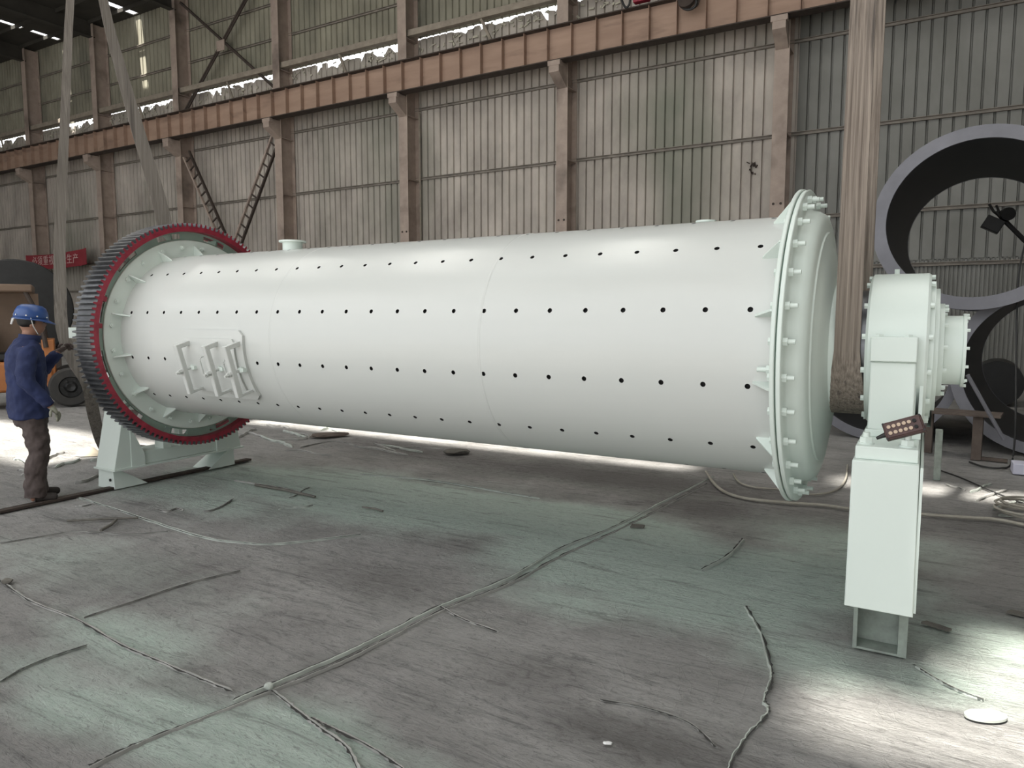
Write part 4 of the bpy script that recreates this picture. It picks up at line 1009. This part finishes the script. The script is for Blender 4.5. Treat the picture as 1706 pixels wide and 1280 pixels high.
def glove(wrist, d, palm_n, m, curl, label):
    wrist = Vector(wrist); d = Vector(d).normalized(); pn = Vector(palm_n); pn = (pn-d*pn.dot(d)).normalized(); s = d.cross(pn)
    Jg = {'w0':(wrist-d*.05,.032),'w':(wrist,.028),'p':(wrist+d*.045,(.036,.020)),'p2':(wrist+d*.082,(.038,.018))}
    Eg = [('w0','w'),('w','p'),('p','p2')]
    o = skin_obj('glove', Jg, Eg, m, wk, 'w', sub=1)
    verts_ = []
    for k, (off, ln) in enumerate(((-.030,.066),(-.010,.076),(.010,.072),(.030,.056))):
        b0 = wrist+d*.075+s*off; c1 = curl*.5; c2 = curl*1.3; c3 = curl*2.0
        q1 = b0+(d*math.cos(c1)+pn*math.sin(c1))*ln*.45; q2 = q1+(d*math.cos(c2)+pn*math.sin(c2))*ln*.32; q3 = q2+(d*math.cos(c3)+pn*math.sin(c3))*ln*.26
        f = skin_obj('finger', {'a':(b0-d*.01,.0115),'b':(q1,.0105),'c':(q2,.0098),'d':(q3,.0085)}, [('a','b'),('b','c'),('c','d')], m, o, 'a', sub=1)
        
    b0 = wrist+d*.02-s*.030; q1 = b0+(d*.6-s*.7+pn*.4).normalized()*.036; q2 = q1+(d*.85-s*.1+pn*.5).normalized()*.030; 
    skin_obj('thumb', {'a':(b0,.014),'b':(q1,.0125),'c':(q2,.010)}, [('a','b'),('b','c')], m, o, 'a', sub=1)
    o['label'] = label
glove((.115,-.277,.875), (.55,-.02,-.83), (-.6,.5,-.4), M_glove, .55, 'pale cotton glove on the hanging hand')
glove((.25,.225,1.34), (.75,-.15,.42), (.2,-.8,-.2), M_gloved, .75, 'dirty brown glove gripping the strap')
# hard hat with brim, hair, studs, chin strap
mb = MB(); n = 40; vs = []; tl = Matrix.Translation((.030,0,1.640)) @ Matrix.Rotation(math.radians(7),4,'Y') @ Matrix.Diagonal((.90,.90,1.06,1))
rings = [(0,1.0,1.0),(.25,.985,.985),(.5,.93,.93),(.75,.80,.80),(.9,.6,.6),(.98,.33,.33),(1.0,.02,.02)]
for z, a, b_ in rings:
    for k in range(n):
        t = 2*pi*k/n; rg_ = .006*math.exp(-(math.sin(t)/.2)**2)*(1 if z < .97 else .3)
        vs.append(tl @ Vector(((.148*a)*math.cos(t), (.122*b_)*math.sin(t), .004+(.118+rg_)*z)))
fs = [(i*n+k, i*n+(k+1)%n, (i+1)*n+(k+1)%n, (i+1)*n+k) for i in range(len(rings)-1) for k in range(n)]
mb.add(vs, fs, 0, True); hat = mb.build('hard_hat', M_helmet, wk, angle=60, recalc=True)
hat.modifiers.new('solid', 'SOLIDIFY').thickness = .004
mb = MB(); vs = []
for q, zz in ((1.0,.004),(1.07,-.004),(1.07,-.009),(1.0,-.002)):
    for k in range(n):
        t = 2*pi*k/n; fx = max(0, math.cos(t))**2; e = (q-1)/.07
        vs.append(tl @ Vector(((.148+e*(.012+.055*fx))*math.cos(t), (.122+e*.014)*math.sin(t), zz-.018*fx*e)))
mb.add(vs, [(i*n+k, i*n+(k+1)%n, ((i+1)%4)*n+(k+1)%n, ((i+1)%4)*n+k) for i in range(4) for k in range(n)], 0, True)
mb.build('brim', M_helmet, hat)
for t in (-35, -75, -110, -150, -200, 40, 90, 140):
    a = math.radians(t); c = tl @ Vector((.149*math.cos(a), .123*math.sin(a), .026)); mb = MB(); mb.hexn(c, Vector((math.cos(a), math.sin(a), 0)), .0065, .004, n=10); mb.build('vent_stud', M_white, hat)
MB().tube([(-.10,-.06,1.65),(-.115,-.03,1.60),(-.115,.03,1.60),(-.10,.06,1.65)], .007, 6).build('nape_strap', M_white, hat)
MB().tube([(.02,-.118,1.65),(.035,-.098,1.58),(.07,-.05,1.51),(.08,0,1.50)], .004, 6).build('chin_strap', M_white, hat)
mb = MB(); vs = []
for z, a in ((1.57,.70),(1.60,.92),(1.64,1.0),(1.68,1.0)):
    for k in range(25):
        t = math.radians(70+220*k/24); vs.append((.02+.100*a*math.cos(t), .098*a*math.sin(t), z))
mb.add(vs, [(i*25+k, i*25+k+1, (i+1)*25+k+1, (i+1)*25+k) for i in range(3) for k in range(24)], 0, True)
hr = mb.build('hair', M_hair, wk); hr.modifiers.new('s', 'SOLIDIFY').thickness = .008
mb = MB(); vs = []
for z, r in ((1.44,.092),(1.475,.082),(1.50,.086)):
    for k in range(24):
        t = 2*pi*k/24; vs.append((.0+(z-1.44)*.3+r*math.cos(t), r*.95*math.sin(t), z+.012*math.cos(t)*-1))
mb.add(vs, [(i*24+k, i*24+(k+1)%24, (i+1)*24+(k+1)%24, (i+1)*24+k) for i in range(2) for k in range(24)], 0, True)
cl = mb.build('collar', M_jacket, jk); cl.modifiers.new('s', 'SOLIDIFY').thickness = .01

# ------------------------------------------------------------ floor debris
def pebble(px, py, r, label, m, flat=.4, asp=1.5, seed=1, rot=.4, name='stone', cat='stone'):
    rr = random.Random(seed); bm = bmesh.new(); bmesh.ops.create_icosphere(bm, subdivisions=2, radius=r)
    for v in bm.verts:
        v.co *= 1+rr.uniform(-.16,.16); v.co.x *= asp; v.co.z *= flat
    me = bpy.data.meshes.new(name); bm.to_mesh(me); bm.free(); me.materials.append(m)
    o = bpy.data.objects.new(name, me); COL.objects.link(o); c = gz(px, py); o.location = (c.x, c.y, r*flat*.75); o.rotation_euler = (0,0,rot); tag(o, label, cat)
pebble(448,1148,.022,'small pale stone beside the fork where two floor sheet edges meet',M_seamg,.7,1.0,2)
pebble(12,972,.03,'small round stone at the left edge of the floor',M_debris,.6,1.1,3)
pebble(760,756,.10,'dark crumpled scrap on the floor under the middle of the drum',M_debris,.35,1.6,4,name='scrap',cat='scrap')
pebble(548,728,.12,'brown crumpled scrap on the floor under the left part of the drum',M_wood,.3,2.2,5,rot=.9,name='scrap',cat='scrap')
pebble(1012,1240,.012,'tiny white chip on the dark floor near the bottom centre',M_white,.4,1.5,8,name='chip',cat='chip')
def plate(px, py, w, h, label, m, rz, name='metal_offcut', round_=False, t=.012):
    c = gz(px, py); mb = MB()
    if round_:
        mb.lathe([(0,.001),(t*.5,w*.35),(t*.2,w*.72),(t,w*.9),(t*.9,w),(0,w)], (0,0,0), 'z', 32)
        mb.v = [(v[0], v[1]*h/w, v[2]) for v in mb.v]
    else: mb.prism([(-w,-h,0),(w*.9,-h*.8,0),(w,h*.7,0),(w*.1,h,0),(-w*.8,h*.8,0)], (0,0,t))
    o = mb.build(name, m); o.location = (c.x,c.y,0); o.rotation_euler = (0,0,rz); tag(o, label, 'scrap')
plate(1062,878,.055,.04,'small flat metal offcut on the floor below the drum, right of centre',M_debris,.3)
plate(1642,1195,.085,.045,'pale oval disc lying in the sun patch at lower right',M_seamg,.5,'oval_disc',True,.012)
plate(1560,1045,.07,.02,'thin curved sliver of metal on the floor right of the pedestal feet',M_debris,-.4)
plate(1700,1025,.06,.03,'dusty metal flake at the right edge of the floor',M_debris,-.3)
for i, (x0, y0, x1, y1, r, lb) in enumerate([(168,884,194,866,.012,'forked dry stick on the floor in front of the left support'),(112,868,230,838+25,.01,'long thin stick on the floor right of the worker'),(425,808,525,828,.012,'thin dark rod on the floor in front of the gear'),(604,845,638,852,.008,'short dark rod on the floor below the drum, left of centre'),(200,742,255,748,.03,'twisted dark strip on the bright floor behind the worker')]):
    a_, b_ = gz(x0,y0,r), gz(x1,y1,r); tag(MB().tube([a_, (a_+b_)/2+Vector((.02,.01,.004)), b_], r, 6).build('stick' if i < 2 else 'thin_rod', M_debris), lb, 'stick' if i < 2 else 'rod')
